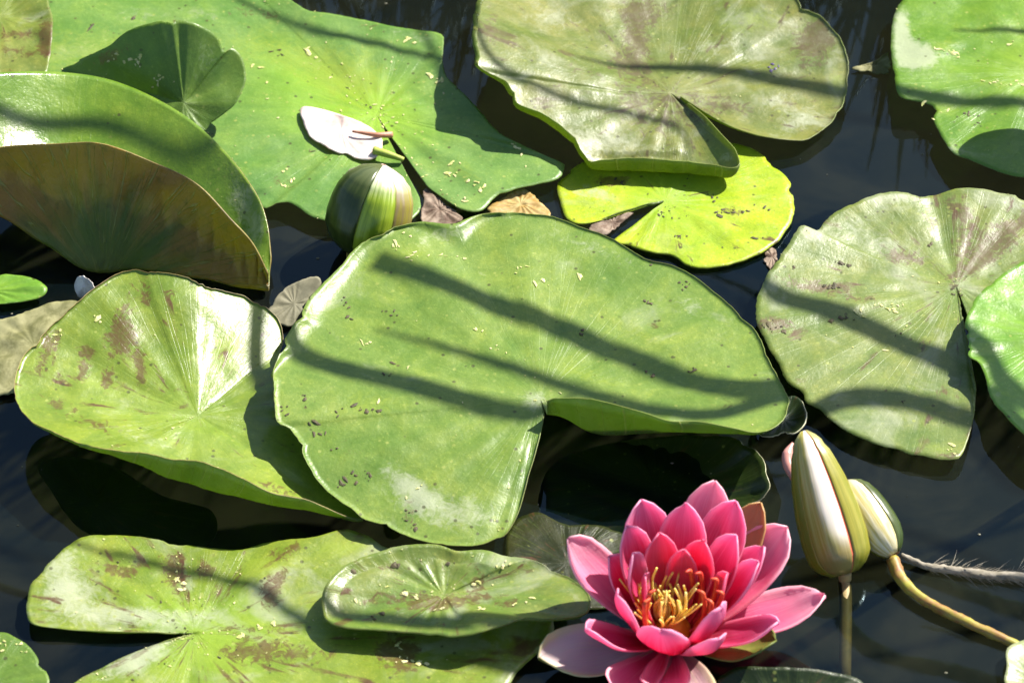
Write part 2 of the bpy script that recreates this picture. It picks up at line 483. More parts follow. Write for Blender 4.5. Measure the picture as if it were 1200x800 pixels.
m_heart = leaf_mat("leaf_heart", (0.10, 0.185, 0.03), (0.155, 0.24, 0.05), glow=(0.2, 0.3, 0.05), glow_amt=0.25, film=0.25, speck=0.5, seed=1.0, film_in=0.55)
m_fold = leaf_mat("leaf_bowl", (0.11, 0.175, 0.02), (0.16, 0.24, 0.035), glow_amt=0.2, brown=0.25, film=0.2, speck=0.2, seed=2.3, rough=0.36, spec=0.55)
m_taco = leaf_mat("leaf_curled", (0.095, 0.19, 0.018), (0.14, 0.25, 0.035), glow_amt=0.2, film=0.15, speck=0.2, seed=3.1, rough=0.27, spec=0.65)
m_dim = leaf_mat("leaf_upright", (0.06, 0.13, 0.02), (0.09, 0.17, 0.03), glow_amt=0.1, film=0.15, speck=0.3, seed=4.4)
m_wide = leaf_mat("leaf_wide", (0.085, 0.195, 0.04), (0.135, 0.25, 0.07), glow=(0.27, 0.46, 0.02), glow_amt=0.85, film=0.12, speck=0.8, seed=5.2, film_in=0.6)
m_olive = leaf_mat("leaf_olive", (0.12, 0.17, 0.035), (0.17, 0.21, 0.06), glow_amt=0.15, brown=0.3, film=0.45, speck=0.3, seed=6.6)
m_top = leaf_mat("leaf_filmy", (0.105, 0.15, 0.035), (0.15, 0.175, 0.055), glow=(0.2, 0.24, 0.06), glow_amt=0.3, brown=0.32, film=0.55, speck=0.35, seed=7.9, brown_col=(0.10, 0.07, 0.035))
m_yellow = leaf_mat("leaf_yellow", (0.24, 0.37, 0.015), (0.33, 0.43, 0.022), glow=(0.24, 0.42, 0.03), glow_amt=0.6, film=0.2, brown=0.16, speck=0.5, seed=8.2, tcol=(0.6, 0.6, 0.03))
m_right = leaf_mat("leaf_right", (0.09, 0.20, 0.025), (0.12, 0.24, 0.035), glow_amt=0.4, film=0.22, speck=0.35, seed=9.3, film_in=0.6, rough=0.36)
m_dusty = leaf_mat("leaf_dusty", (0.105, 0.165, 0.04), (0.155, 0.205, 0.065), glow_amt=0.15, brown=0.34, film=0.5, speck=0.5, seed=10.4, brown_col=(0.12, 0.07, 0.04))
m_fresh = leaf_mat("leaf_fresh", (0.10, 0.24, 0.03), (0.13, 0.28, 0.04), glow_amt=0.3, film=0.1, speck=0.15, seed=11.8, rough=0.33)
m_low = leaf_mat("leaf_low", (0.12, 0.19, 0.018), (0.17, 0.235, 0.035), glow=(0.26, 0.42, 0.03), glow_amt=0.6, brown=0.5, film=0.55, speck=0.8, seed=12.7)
m_small = leaf_mat("leaf_small", (0.09, 0.16, 0.03), (0.15, 0.20, 0.055), glow_amt=0.2, brown=0.35, film=0.5, speck=0.5, seed=13.9, rough=0.34)
m_shade = leaf_mat("leaf_shade", (0.010, 0.022, 0.005), (0.018, 0.032, 0.008), glow_amt=0.0, film=0.1, brown=0.3, speck=0.3, seed=14.6)  # shade round the flower is put into this near-black base
m_olive_shade = leaf_mat("leaf_olive_shade", (0.014, 0.021, 0.005), (0.026, 0.030, 0.008), glow_amt=0.0, brown=0.3, speck=0.2, seed=16.1)  # dark olive with the shade behind the flower painted in
m_pale = leaf_mat("leaf_pale", (0.20, 0.26, 0.12), (0.28, 0.32, 0.18), glow_amt=0.0, film=0.5, speck=0.2, seed=15.2)
m_dead = plain_mat("dead_leaf", (0.11, 0.11, 0.035), (0.25, 0.24, 0.11), 90, 0.7, 0.15)
m_deadgrey = plain_mat("dead_leaf_grey", (0.10, 0.095, 0.055), (0.19, 0.175, 0.11), 90, 0.7, 0.1)
m_deadbrown = plain_mat("dead_leaf_brown", (0.09, 0.05, 0.03), (0.24, 0.18, 0.13), 160, 0.7, 0.1)
m_deadgold = plain_mat("dead_leaf_gold", (0.30, 0.18, 0.04), (0.45, 0.34, 0.14), 160, 0.6, 0.2)
m_cream = plain_mat("pale_scraps", (0.36, 0.38, 0.10), (0.52, 0.48, 0.24), 300, 0.7)
m_speck = plain_mat("dark_scraps", (0.035, 0.03, 0.012), (0.07, 0.055, 0.02), 300, 0.7)
LM = lambda top, und=und_green, rim=rim_green: [top, und, rim]

# ------------------------------------------------------------------ lily pads
# the large heart-shaped pad in the middle
wall_rim = [(641, 470, 36), (654, 466, 38), (697, 468, 42), (755, 483, 42), (786, 493, 41), (817, 493, 40), (860, 501, 38), (887, 506, 36)]
wall_low = [(641, 485, 27), (662, 489, 26), (700, 508, 21), (755, 507, 28), (786, 505, 34), (817, 506, 33), (860, 507, 34.6), (887, 508, 35)]
heart_rest = [(910, 498, 35), (921, 482, 34), (923, 466, 33), (902, 425, 31), (887, 390, 30), (871, 375, 30), (848, 352, 29), (817, 327, 28), (786, 311, 28), (755, 303, 28),
    (716, 280, 28), (677, 265, 29), (639, 253, 30), (600, 249, 31), (560, 252, 32), (530, 262, 33), (497, 260, 33), (470, 265, 33), (440, 277, 33), (417, 290, 32), (400, 310, 31), (377, 333, 31), (360, 353, 31),
    (343, 383, 31), (330, 407, 31), (321, 436, 30), (322, 460, 29), (325, 493, 27), (342, 503, 25), (355, 530, 23), (365, 550, 21), (381, 572, 18), (407, 592, 16), (433, 611, 14), (456, 618, 13),
    (482, 629, 12), (511, 636, 12), (547, 639, 12), (576, 634, 12), (593, 624, 13), (606, 602, 15), (614, 576, 18), (619, 556, 20), (625, 537, 22), (632, 511, 24), (636, 491, 25), (637, 480, 25)]
def in_slight(p):
    x, y, h = p
    k = max(0.0, min(1.0, (640 - x) / 90.0)) * max(0.0, min(1.0, (470 - y) / 60.0))
    k *= 0.65 + 0.4 * math.sin(x * 0.055 + y * 0.04)
    return (633 + (x - 633) * (1 - 0.12 * k), 467 + (y - 467) * (1 - 0.14 * k), h - 5.2 * k)
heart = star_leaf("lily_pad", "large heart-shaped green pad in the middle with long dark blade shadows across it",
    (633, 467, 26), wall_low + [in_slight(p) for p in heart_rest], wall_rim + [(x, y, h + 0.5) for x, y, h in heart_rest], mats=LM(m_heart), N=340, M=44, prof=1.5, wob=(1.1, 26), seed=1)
flakes(heart, 60, m_cream, size=(0.6, 1.5), seed=3)
flakes(heart, [(362, 466), (366, 472), (358, 462), (398, 483), (392, 486), (420, 478), (424, 480), (432, 481), (440, 482), (447, 480), (376, 506), (368, 497), (370, 508), (396, 526), (388, 525),
    (332, 483), (333, 478), (456, 425), (455, 440), (457, 371), (453, 364), (463, 368), (406, 355), (412, 360), (401, 351), (410, 373), (398, 569), (406, 566), (413, 563), (425, 555), (430, 560), (416, 557),
    (478, 608), (480, 615), (483, 622), (480, 600), (753, 303), (760, 310), (762, 312), (800, 333), (803, 337), (798, 340), (761, 352), (755, 355), (812, 436), (816, 434), (760, 440), (758, 435), (680, 389), (682, 391)],
    m_speck, "speck", size=(1.2, 2.6), long=2.2, seed=4)
flakes(heart, [(612, 315), (624, 333), (640, 331), (636, 328), (607, 317), (480, 300), (490, 298), (500, 296), (460, 285), (486, 278), (473, 270), (466, 290), (680, 325), (588, 410), (592, 414), (580, 408), (545, 305), (520, 300), (537, 300),
    (475, 585), (490, 570), (585, 619), (580, 612), (440, 470), (427, 402), (430, 400), (477, 430), (480, 432), (560, 388), (568, 392)], m_cream, "debris", size=(1.2, 2.8), long=2.6, seed=5)

# the wide pad lying behind it, upper left
wide = star_leaf("lily_pad", "wide green pad at the upper left with a crescent slit and fallen petal on it",
    (441, 134, 6),
    [(500, 218, 6), (520, 233, 6), (540, 245, 6), (560, 248, 6), (573, 240, 6), (590, 227, 7), (610, 220, 7), (633, 215, 7), (652, 210, 7), (661, 200, 7), (660, 192, 7), (634, 180, 8), (610, 169, 8), (587, 157, 9), (573, 143, 9), (560, 127, 9), (547, 113, 10),
     (533, 100, 10), (523, 90, 10), (518, 73, 11), (520, 44, 11), (511, 38, 11), (487, 35, 11), (457, 30, 11), (423, 23, 11), (383, 15, 11), (360, 12, 11), (325, -10, 11), (280, -35, 11), (230, -65, 11), (140, -75, 11), (60, -50, 11), (25, 10, 11), (20, 70, 10), (60, 130, 9), (130, 180, 8),
     (210, 215, 7), (270, 232, 7), (310, 244, 7), (323, 238, 8), (337, 237, 8), (350, 243, 8), (363, 253, 7), (380, 258, 7), (410, 262, 6), (445, 264, 6), (476, 260, 6), (492, 247, 6), (492, 232, 6)],
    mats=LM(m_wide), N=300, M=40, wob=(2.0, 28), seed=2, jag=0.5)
flakes(wide, 260, m_cream, size=(0.5, 1.7), long=2.2, seed=6)
flakes(wide, 40, m_speck, "speck", size=(0.5, 1.4), long=2.5, seed=7)
flakes(wide, [(530, 190), (534, 200), (528, 205), (540, 193), (556, 216), (562, 222), (550, 215), (545, 235), (600, 170), (605, 176), (610, 180), (480, 45), (470, 48), (475, 44), (485, 50), (510, 90), (518, 95), (430, 30), (428, 38), (335, 200), (340, 210), (335, 222), (330, 215), (160, 100), (150, 95), (370, 68), (360, 60), (300, 80), (295, 76), (310, 98)],
    m_cream, "debris", size=(1.6, 3.6), long=2.4, seed=8)
flakes(wide, [(365, 177), (390, 184), (319, 60), (325, 60), (154, 22), (158, 12), (105, 32)], m_speck, "speck", size=(1.5, 2.5), long=4.5, seed=9)

# little pad standing up behind the curled one
dim = star_leaf("lily_pad", "small darker green pad standing half upright behind the curled pad at the upper left",
    (215, 120, 22), [(72, 84, 24), (100, 67, 34), (127, 54, 42), (147, 38, 50), (173, 28, 55), (200, 24, 57), (227, 27, 56), (247, 37, 50), (257, 47, 45), (261, 58, 41), (264, 61, 40), (273, 57, 40), (283, 67, 36), (288, 83, 31), (285, 103, 26),
     (277, 120, 22), (263, 133, 18), (247, 145, 14), (240, 153, 12), (200, 165, 10), (130, 150, 11), (80, 120, 15)], closed=True, mats=LM(m_dim), N=180, M=24, wob=(2, 40), seed=3, prof=1.1)
flakes(dim, [(130, 70), (135, 66), (140, 64), (147, 70), (163, 70), (162, 76), (164, 68), (184, 95), (186, 90), (183, 100), (185, 103), (152, 70)], m_cream, "debris", size=(1.6, 3.2), long=2.4, seed=10)
flakes(dim, 40, m_cream, size=(0.4, 1.0), seed=11)

# olive pad in the top left corner
corner = star_leaf("lily_pad", "olive pad cut off by the top left corner of the picture", (0, 20, 20),
    [(50, -30, 24), (57, 5, 24), (62, 22, 24), (61, 38, 24), (60, 52, 23), (58, 67, 22), (48, 92, 20), (0, 105, 18), (-60, 90, 18), (-85, 20, 20), (-40, -50, 22), (10, -60, 24)], closed=True, mats=LM(m_olive), N=120, M=20, seed=4, wob=(3, 60))

# the curled pad folded up at the left edge, its brown underside towards the viewer
K_ = [(-60, 95, 60), (0, 85, 50), (77, 85, 40), (143, 98, 35), (213, 133, 32), (263, 177, 29), (300, 227, 24), (313, 262, 18), (317, 300, 11)]
B_ = [(-60, 232, 34), (0, 250, 23), (55, 285, 9), (107, 316, 3), (165, 314, 3), (225, 322, 3), (268, 332, 3), (297, 336, 3), (315, 338, 4)]
F_ = [(-60, 187, 52), (0, 172, 53), (67, 168, 56), (120, 168, 60), (178, 189, 53), (231, 215, 46), (272, 257, 36), (297, 285, 26), (315, 320, 13)]
def lerp3(a, b, f, dz=0.0): return (a[0] + (b[0] - a[0]) * f, a[1] + (b[1] - a[1]) * f, a[2] + (b[2] - a[2]) * f + dz)
midb = [lerp3(k, b, 0.5, -5 if i < 7 else -1) for i, (k, b) in enumerate(zip(K_, B_))]
midf = [lerp3(b, f, 0.5, -3 if i < 7 else 0) for i, (b, f) in enumerate(zip(B_, F_))]
taco = patch_leaf("lily_pad", "curled pad at the left edge folded up so its brown-green underside shows", [K_, midb, B_, midf, F_],
    [m_taco, und_brown, rim_brown], nu=150, nv=80, seed=2, wob=(2.5, 45))
flakes(taco, 50, m_cream, size=(0.4, 1.0), seed=12)

# bowl-shaped blotched pad, left of the middle
rim_back = [(18, 448, 27), (24, 424, 28), (44, 400, 30), (72, 372, 32.5), (104, 344, 35.5), (132, 324, 36), (156, 317, 36.5), (172, 318, 36.5), (204, 322, 35.5), (232, 330, 32.3), (256, 340, 27.5), (288, 348, 22.6), (316, 364, 17.3), (328, 380, 13.8), (331, 400, 10.5),
    (327, 418, 9.2), (345, 450, 9.5), (372, 490, 9), (395, 530, 8), (420, 570, 8), (432, 598, 8)]
rim_front = [(415, 606, 11), (400, 602, 14), (360, 585, 22), (320, 577, 28), (292, 564, 32), (268, 552, 34), (240, 542, 36), (216, 538, 37), (200, 537, 37), (168, 530, 37), (140, 528, 37), (116, 524, 37), (92, 518, 34), (64, 506, 31), (36, 492, 28.5), (21, 472, 27.5)]
low_front = [(418, 608, 8), (400, 605, 9), (360, 596, 13), (320, 590, 16), (280, 581, 18), (250, 574, 18), (230, 568, 19), (208, 561, 21), (192, 556, 23), (164, 543, 28), (138, 534, 31), (115, 527, 32), (91, 520, 32), (63, 508, 30), (37, 493, 28), (22, 472, 27)]
bowl = star_leaf("lily_pad", "bowl-shaped green pad with brown blotches and a white sun glare left of the middle", (232, 487, 14),
    rim_back + low_front, [(x, y, h + 0.6) for x, y, h in rim_back] + rim_front, closed=True, mats=LM(m_fold, und_green, rim_brown), N=280, M=40, prof=1.18, wob=(2.0, 40), seed=5)
flakes(bowl, 80, m_cream, size=(0.4, 1.1), seed=13)
flakes(bowl, [(70, 395), (72, 390), (69, 399), (113, 370), (115, 374), (200, 500), (195, 510)], m_cream, "debris", size=(1.4, 2.6), long=2.5, seed=14)

# the greyish filmed pad at the top
film_ring = [(567, 0, 34), (559, 37, 36), (563, 66, 36), (560, 76, 36), (569, 83, 35), (585, 91, 34), (596, 97, 33), (602, 111, 31), (608, 122, 29), (635, 132, 26), (651, 142, 23), (672, 161, 20), (682, 177, 18), (692, 189, 16), (705, 187, 16), (746, 185, 15), (788, 188, 15), (829, 192, 15),
    (857, 196, 15), (866, 192, 15), (862, 177, 15), (856, 169, 15), (841, 153, 15), (825, 136, 15), (806, 121, 14)]
film_lowr = [(567, 0, 32), (560, 37, 34), (564, 66, 33), (563, 77, 32), (572, 85, 29), (588, 95, 27), (598, 103, 25), (605, 117, 22), (612, 128, 20), (637, 139, 17), (653, 150, 14), (673, 167, 11), (684, 182, 8), (696, 196, 5), (712, 198, 4.5), (746, 199, 4.5), (788, 201, 4.5), (829, 204, 5),
    (852, 206, 7), (862, 197, 10), (861, 179, 13), (855, 170, 14), (840, 153, 14.5), (824, 136, 14.5), (805, 121, 13.5)]
film_rest = [(798, 113, 13), (821, 128, 13), (845, 142, 12), (870, 153, 12), (903, 161, 11), (936, 164, 8), (953, 159, 7), (969, 147, 7), (984, 128, 8), (991, 107, 9), (993, 78, 11), (991, 62, 13), (981, 41, 15), (965, 23, 17), (949, 12, 19), (939, 10, 20), (934, 0, 21), (905, -35, 24), (840, -65, 26), (760, -72, 27), (640, -55, 27), (585, -28, 27)]
def film_ridge(r, a, p):
    x, y = to_px(p)
    d = (x - (715 + max(0, y - 70) * 0.72)) / 16.0
    return 2.2 / (1 + math.exp(-d * 1.2)) * -1 if y < 180 and x < 800 else -2.2
film = star_leaf("lily_pad", "large grey-green filmed pad at the top with two thin blade shadows and pointed corner", (786, 109, 13),
    film_rest + film_lowr, [(x, y, h + .5) for x, y, h in film_rest] + film_ring, mats=LM(m_top), N=320, M=40, prof=1.4, wob=(1.2, 30), seed=6, ridge=film_ridge, jag=0.5)
flakes(film, 60, m_cream, size=(0.4, 1.2), seed=15)
flakes(film, 30, m_speck, "speck", size=(0.5, 1.3), seed=16)
flakes(film, [(905, 79), (902, 79), (908, 80)], plain_mat("violet_scrap", (0.05, 0.03, 0.10), (0.09, 0.07, 0.16), 300, 0.5), "debris", size=(2.5, 4), seed=17)

# yellow pad
yellow = star_leaf("lily_pad", "small bright yellow-green pad floating below the grey-green pad", (779, 236, 3.0),
    [(717, 283, 2.6), (763, 295, 2.6), (788, 299, 2.6), (804, 310, 2.6), (825, 314, 2.6), (854, 310, 2.6), (878, 303, 2.6), (903, 289, 2.6), (920, 272, 2.6), (930, 252, 2.6), (930, 231, 2.6), (924, 210, 2.6), (911, 198, 2.6), (899, 186, 2.6), (878, 173, 2.6), (850, 167, 2.6), (800, 165, 2.6), (740, 172, 2.6), (695, 185, 2.6),
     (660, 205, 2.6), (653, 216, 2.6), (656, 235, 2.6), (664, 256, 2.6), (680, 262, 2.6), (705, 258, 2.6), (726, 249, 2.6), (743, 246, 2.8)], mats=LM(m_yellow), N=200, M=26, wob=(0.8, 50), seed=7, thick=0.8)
flakes(yellow, [(828, 225), (832, 230), (835, 235), (862, 250), (868, 247), (795, 278), (799, 280), (850, 248), (845, 250), (900, 245), (888, 280), (720, 210), (710, 213), (730, 215), (805, 208), (780, 250), (776, 252)], m_speck, "speck", size=(1.4, 3.2), long=2.0, seed=18)
flakes(yellow, 50, m_speck, "speck", size=(0.4, 1.1), seed=19)

# pad at the top right
tr = star_leaf("lily_pad", "green pad cut off by the top right corner with horizontal blade shadows", (1215, 85, 12),
    [(1058, 0, 14), (1047, 22, 15), (1044, 49, 15), (1046, 75, 15), (1050, 103, 15), (1058, 115, 14), (1084, 122, 12), (1093, 138, 12), (1104, 161, 12), (1119, 180, 12), (1137, 187, 12), (1160, 197, 12), (1179, 204, 12), (1200, 207, 12), (1260, 200, 12), (1330, 150, 12), (1350, 60, 12), (1300, -30, 14), (1200, -70, 14), (1110, -50, 14)],
    closed=True, mats=LM(m_right), N=220, M=30, wob=(2.2, 36), seed=8, prof=2.2)
flakes(tr, [(1102, 62), (1108, 60), (1115, 62), (1122, 66), (1098, 58), (1160, 97), (1168, 98), (1176, 99), (1184, 100), (1195, 100), (1150, 95), (1110, 130), (1183, 48), (1082, 135)], m_cream, "debris", size=(1.4, 3.2), long=3.0, seed=20)
flakes(tr, [(1125, 134), (1130, 133), (1134, 135), (1145, 145)], m_speck, "speck", size=(1.4, 2.4), long=3.0, seed=21)
flakes(tr, 50, m_cream, size=(0.5, 1.2), seed=22)

# dusty pad at the right
dusty = star_leaf("lily_pad", "dusty grey-green pad with brown streaks and wavy top edge at the right", (1121, 335, 5),
    [(1131, 418, 5), (1143, 452, 6), (1143, 470, 6), (1141, 488, 7), (1134, 515, 7), (1125, 535, 7), (1112, 538, 7), (1085, 535, 7), (1049, 526, 7), (1013, 515, 7), (981, 497, 7), (959, 479, 7), (945, 470, 7), (941, 459, 7), (923, 447, 8), (914, 430, 8), (903, 411, 9), (894, 393, 9), (887, 378, 10), (886, 362, 10), (889, 344, 11),
     (900, 321, 12), (914, 301, 13), (927, 281, 15), (940, 264, 16), (957, 270, 13), (968, 258, 13), (986, 245, 14), (1008, 234, 15), (1040, 225, 15), (1062, 225, 14), (1085, 229, 12), (1098, 229, 12), (1116, 222, 14), (1139, 220, 15), (1166, 225, 14), (1200, 234, 13), (1240, 262, 10), (1245, 310, 7), (1215, 370, 4), (1165, 395, 4), (1140, 385, 4.5)],
    mats=LM(m_dusty), N=300, M=38, prof=1.8, wob=(1.5, 36), seed=9, jag=0.5)
flakes(dusty, [(986, 309), (982, 306), (990, 311), (930, 314), (976, 336), (970, 335), (980, 337), (985, 372), (990, 375), (978, 378), (995, 374), (895, 382), (900, 386), (906, 384), (912, 376), (918, 380), (920, 388), (902, 378), (1089, 288), (1117, 341), (1120, 344), (1054, 395), (1055, 471)], m_speck, "speck", size=(1.6, 3.6), long=1.8, seed=23)
flakes(dusty, [(1005, 366), (1010, 372), (1040, 360), (1050, 364), (1030, 358), (1035, 412), (1120, 532), (1112, 528), (1056, 358)], m_cream, "debris", size=(1.4, 2.8), long=2.2, seed=24)
flakes(dusty, 130, m_cream, size=(0.4, 1.2), seed=25)

# fresh pad at the right edge
fresh = star_leaf("lily_pad", "glossy fresh green pad cut off by the right edge over the dusty pad", (1235, 395, 14),
    [(1130, 393, 18), (1133, 371, 18), (1148, 344, 18), (1175, 321, 18), (1200, 306, 18), (1240, 296, 18), (1300, 320, 18), (1350, 400, 18), (1320, 500, 18), (1240, 525, 17), (1200, 508, 17), (1175, 483, 17), (1161, 465, 17), (1155, 443, 17), (1148, 425, 18), (1133, 415, 18)],
    closed=True, mats=LM(m_fresh), N=180, M=26, prof=2.6, wob=(1.4, 40), seed=10)

# low pad at the bottom left, and the small one lying on it
low = star_leaf("lily_pad", "yellowish speckled pad with a wide open slit at the bottom left", (229, 741, 3),
    [(187, 740, 4), (133, 739, 5), (83, 737, 5), (47, 733, 6), (34, 727, 6), (31, 713, 7), (33, 700, 7), (37, 683, 8), (50, 667, 9), (67, 650, 9), (83, 637, 9), (100, 628, 8), (133, 627, 7), (167, 629, 6), (200, 635, 5), (233, 640, 5), (260, 643, 5), (287, 643, 5), (310, 636, 5), (340, 631, 6), (367, 629, 7), (405, 620, 7), (431, 628, 6), (455, 642, 4.5),
     (520, 655, 4), (590, 675, 3.4), (635, 705, 3.2), (650, 735, 3.2), (632, 763, 3.2), (605, 788, 3.4), (560, 850, 4), (450, 920, 4), (250, 930, 4), (100, 880, 4), (60, 830, 4), (88, 799, 4), (117, 783, 4), (150, 767, 4), (187, 753, 3.6), (214, 746, 3.2)],
    mats=LM(m_low), N=320, M=44, prof=1.3, wob=(1.0, 30), seed=11)
flakes(low, 420, m_cream, size=(0.4, 1.3), seed=26)
flakes(low, [(466, 758), (468, 752), (470, 762), (478, 778), (486, 776), (492, 774), (472, 768), (206, 662), (208, 670), (200, 676), (205, 680), (215, 690), (305, 733), (310, 732), (320, 731), (282, 745), (274, 744)], m_cream, "debris", size=(1.6, 3.6), long=1.8, seed=27)
flakes(low, 80, m_speck, "speck", size=(0.4, 1.5), long=2, seed=28)

sm_rim = [(384, 726, 12), (378, 710, 13), (379, 696, 14), (383, 684, 15), (393, 671, 15), (412, 657, 15), (437, 648, 15), (462, 641, 15), (488, 637, 15), (513, 638, 14.5), (538, 645, 14), (567, 644, 13), (592, 651, 12), (621, 655, 11), (650, 668, 8), (676, 682, 11), (692, 702, 14), (680, 720, 15), (640, 724, 17),
          (611, 724, 18), (589, 733, 18), (561, 740, 18), (542, 744, 17), (510, 743, 15), (485, 740, 13), (447, 737, 13), (405, 734, 13)]
sc = (520, 695)
sm_low = [(sc[0] + (x - sc[0]) * (0.86 if x < 600 else 0.99), sc[1] + (y - sc[1]) * (0.74 if x < 600 else 0.99) + 2, h - 3.4 if x < 560 else h - 0.5) for x, y, h in sm_rim]
small = star_leaf("lily_pad", "small oval pad with an upturned glinting rim lying on the yellowish pad beside the flower", (520, 697, 7),
    sm_low, sm_rim, closed=True, mats=LM(m_small), N=220, M=26, prof=1.2, wob=(1.2, 50), seed=12, thick=0.8)
flakes(small, [(418, 665), (461, 661), (521, 660), (533, 660), (447, 721), (440, 722)], m_speck, "speck", size=(2.2, 3.6), seed=29)
flakes(small, [(564, 716), (568, 713), (572, 711), (440, 686), (413, 704), (602, 709), (610, 703), (618, 705), (582, 664), (595, 658), (556, 684), (515, 714), (490, 700), (470, 697)], m_cream, "debris", size=(1.6, 3.4), long=1.8, seed=30)
flakes(small, 90, m_cream, size=(0.4, 1.1), seed=31)

bl = star_leaf("lily_pad", "green pad cut off by the bottom left corner of the picture", (-15, 800, 4),
    [(0, 740, 6), (20, 747, 6), (37, 760, 6), (50, 780, 6), (57, 800, 6), (48, 840, 5), (-20, 865, 5), (-85, 810, 5), (-55, 745, 6)], closed=True, mats=LM(m_dim), N=100, M=18, seed=13)
flakes(bl, [(5, 752), (12, 750), (8, 756), (20, 755), (4, 760), (33, 797), (28, 764)], m_cream, "debris", size=(1.2, 2.6), seed=32)

# pads in the shade round the flower
pale_rim = plain_mat("pale_rim", (0.35, 0.34, 0.2), (0.50, 0.48, 0.32), 200, 0.3)  # light caught by the shaded pad's rim, painted as a pale colour
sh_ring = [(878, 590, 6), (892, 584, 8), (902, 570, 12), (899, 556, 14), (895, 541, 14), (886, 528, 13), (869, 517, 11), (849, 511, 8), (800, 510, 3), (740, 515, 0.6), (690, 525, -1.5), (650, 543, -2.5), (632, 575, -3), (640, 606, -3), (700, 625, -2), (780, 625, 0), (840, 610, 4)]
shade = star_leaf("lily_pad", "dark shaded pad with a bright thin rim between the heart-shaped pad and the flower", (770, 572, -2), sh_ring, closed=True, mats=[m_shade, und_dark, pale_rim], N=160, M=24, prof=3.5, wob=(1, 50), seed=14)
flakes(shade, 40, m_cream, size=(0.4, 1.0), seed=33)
olive_shade = star_leaf("lily_pad", "half sunken olive pad directly behind the left side of the flower", (665, 660, 2.2),
    [(592, 640, 1.6), (604, 610, 1.6), (630, 600, 1.8), (660, 613, 2.4), (710, 617, 2.4), (745, 640, 2), (745, 700, 1.6), (665, 712, 1.6), (605, 685, 1.6)], closed=True, mats=LM(m_olive_shade, und_dark), N=110, M=18, wob=(1, 60), seed=15)
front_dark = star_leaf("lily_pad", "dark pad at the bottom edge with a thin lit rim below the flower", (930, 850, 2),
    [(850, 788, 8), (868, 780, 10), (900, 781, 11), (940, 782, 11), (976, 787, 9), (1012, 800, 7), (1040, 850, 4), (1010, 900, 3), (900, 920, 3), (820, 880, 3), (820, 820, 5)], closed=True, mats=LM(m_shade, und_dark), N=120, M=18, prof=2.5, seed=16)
pale = star_leaf("lily_pad", "pale grey-green pad tip in the bottom right corner", (1225, 800, 3),
    [(1184, 756, 6), (1230, 748, 5), (1285, 800, 4), (1245, 855, 4), (1190, 845, 4), (1178, 802, 5), (1180, 776, 6)], closed=True, mats=LM(m_pale), N=80, M=14, seed=17)
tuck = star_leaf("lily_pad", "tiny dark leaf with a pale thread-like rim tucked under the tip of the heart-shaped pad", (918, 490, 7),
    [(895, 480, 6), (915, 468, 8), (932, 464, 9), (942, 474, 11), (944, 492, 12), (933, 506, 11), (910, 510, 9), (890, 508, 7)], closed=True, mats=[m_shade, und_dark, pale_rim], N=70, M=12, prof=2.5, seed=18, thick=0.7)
greentip = star_leaf("lily_pad", "small green pad tip at the left edge below the curled pad", (-10, 340, 5),
    [(0, 321, 6), (20, 322, 6), (36, 325, 6), (48, 330, 6), (55, 337, 6), (53, 344, 5), (43, 350, 4), (20, 354, 4), (0, 356, 4), (-40, 355, 4), (-50, 325, 5)], closed=True, mats=LM(m_fresh), N=80, M=12, seed=19)
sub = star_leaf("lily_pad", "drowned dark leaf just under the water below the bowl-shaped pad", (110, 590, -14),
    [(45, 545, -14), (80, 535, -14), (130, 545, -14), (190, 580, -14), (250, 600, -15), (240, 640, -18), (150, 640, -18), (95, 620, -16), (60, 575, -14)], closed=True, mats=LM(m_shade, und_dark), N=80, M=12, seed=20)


stain_sheen(heart, [(500, 590, 60, 32, 10, 'p', .58), (478, 568, 44, 16, 40, 'p', .6), (560, 603, 44, 24, -10, 'p', .55), (545, 600, 26, 14, 0, 'y', .6), (700, 292, 90, 16, 20, 'p', .45), (520, 275, 70, 14, -20, 'p', .5), (625, 470, 22, 18, 0, 'p', .7),  # pale blobs along the top rim are painted sheen
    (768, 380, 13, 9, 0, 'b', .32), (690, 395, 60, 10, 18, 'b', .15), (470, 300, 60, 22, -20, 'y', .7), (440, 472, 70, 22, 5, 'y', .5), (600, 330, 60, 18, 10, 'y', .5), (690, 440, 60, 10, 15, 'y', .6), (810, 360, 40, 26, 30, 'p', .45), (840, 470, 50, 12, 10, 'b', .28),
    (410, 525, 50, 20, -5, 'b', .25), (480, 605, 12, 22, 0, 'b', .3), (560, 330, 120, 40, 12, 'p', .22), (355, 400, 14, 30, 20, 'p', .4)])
stain_sheen(wide, [(120, 62, 110, 40, 0, 'y', .6), (100, 55, 60, 24, -20, 'p', .35), (340, 62, 90, 30, 20, 'y', .5), (240, 18, 50, 18, 0, 'p', .4), (160, 15, 40, 20, 0, 'p', .35), (480, 42, 50, 10, 10, 'p', .45), (335, 212, 16, 12, 0, 'b', .35), (420, 100, 60, 50, 0, 'y', .5), (545, 200, 40, 20, 20, 'y', .45), (300, 15, 60, 10, 0, 'b', .3), (620, 195, 40, 12, 20, 'p', .35), (370, 75, 20, 12, 0, 'p', .4), (430, 30, 16, 10, 0, 'b', .3)])
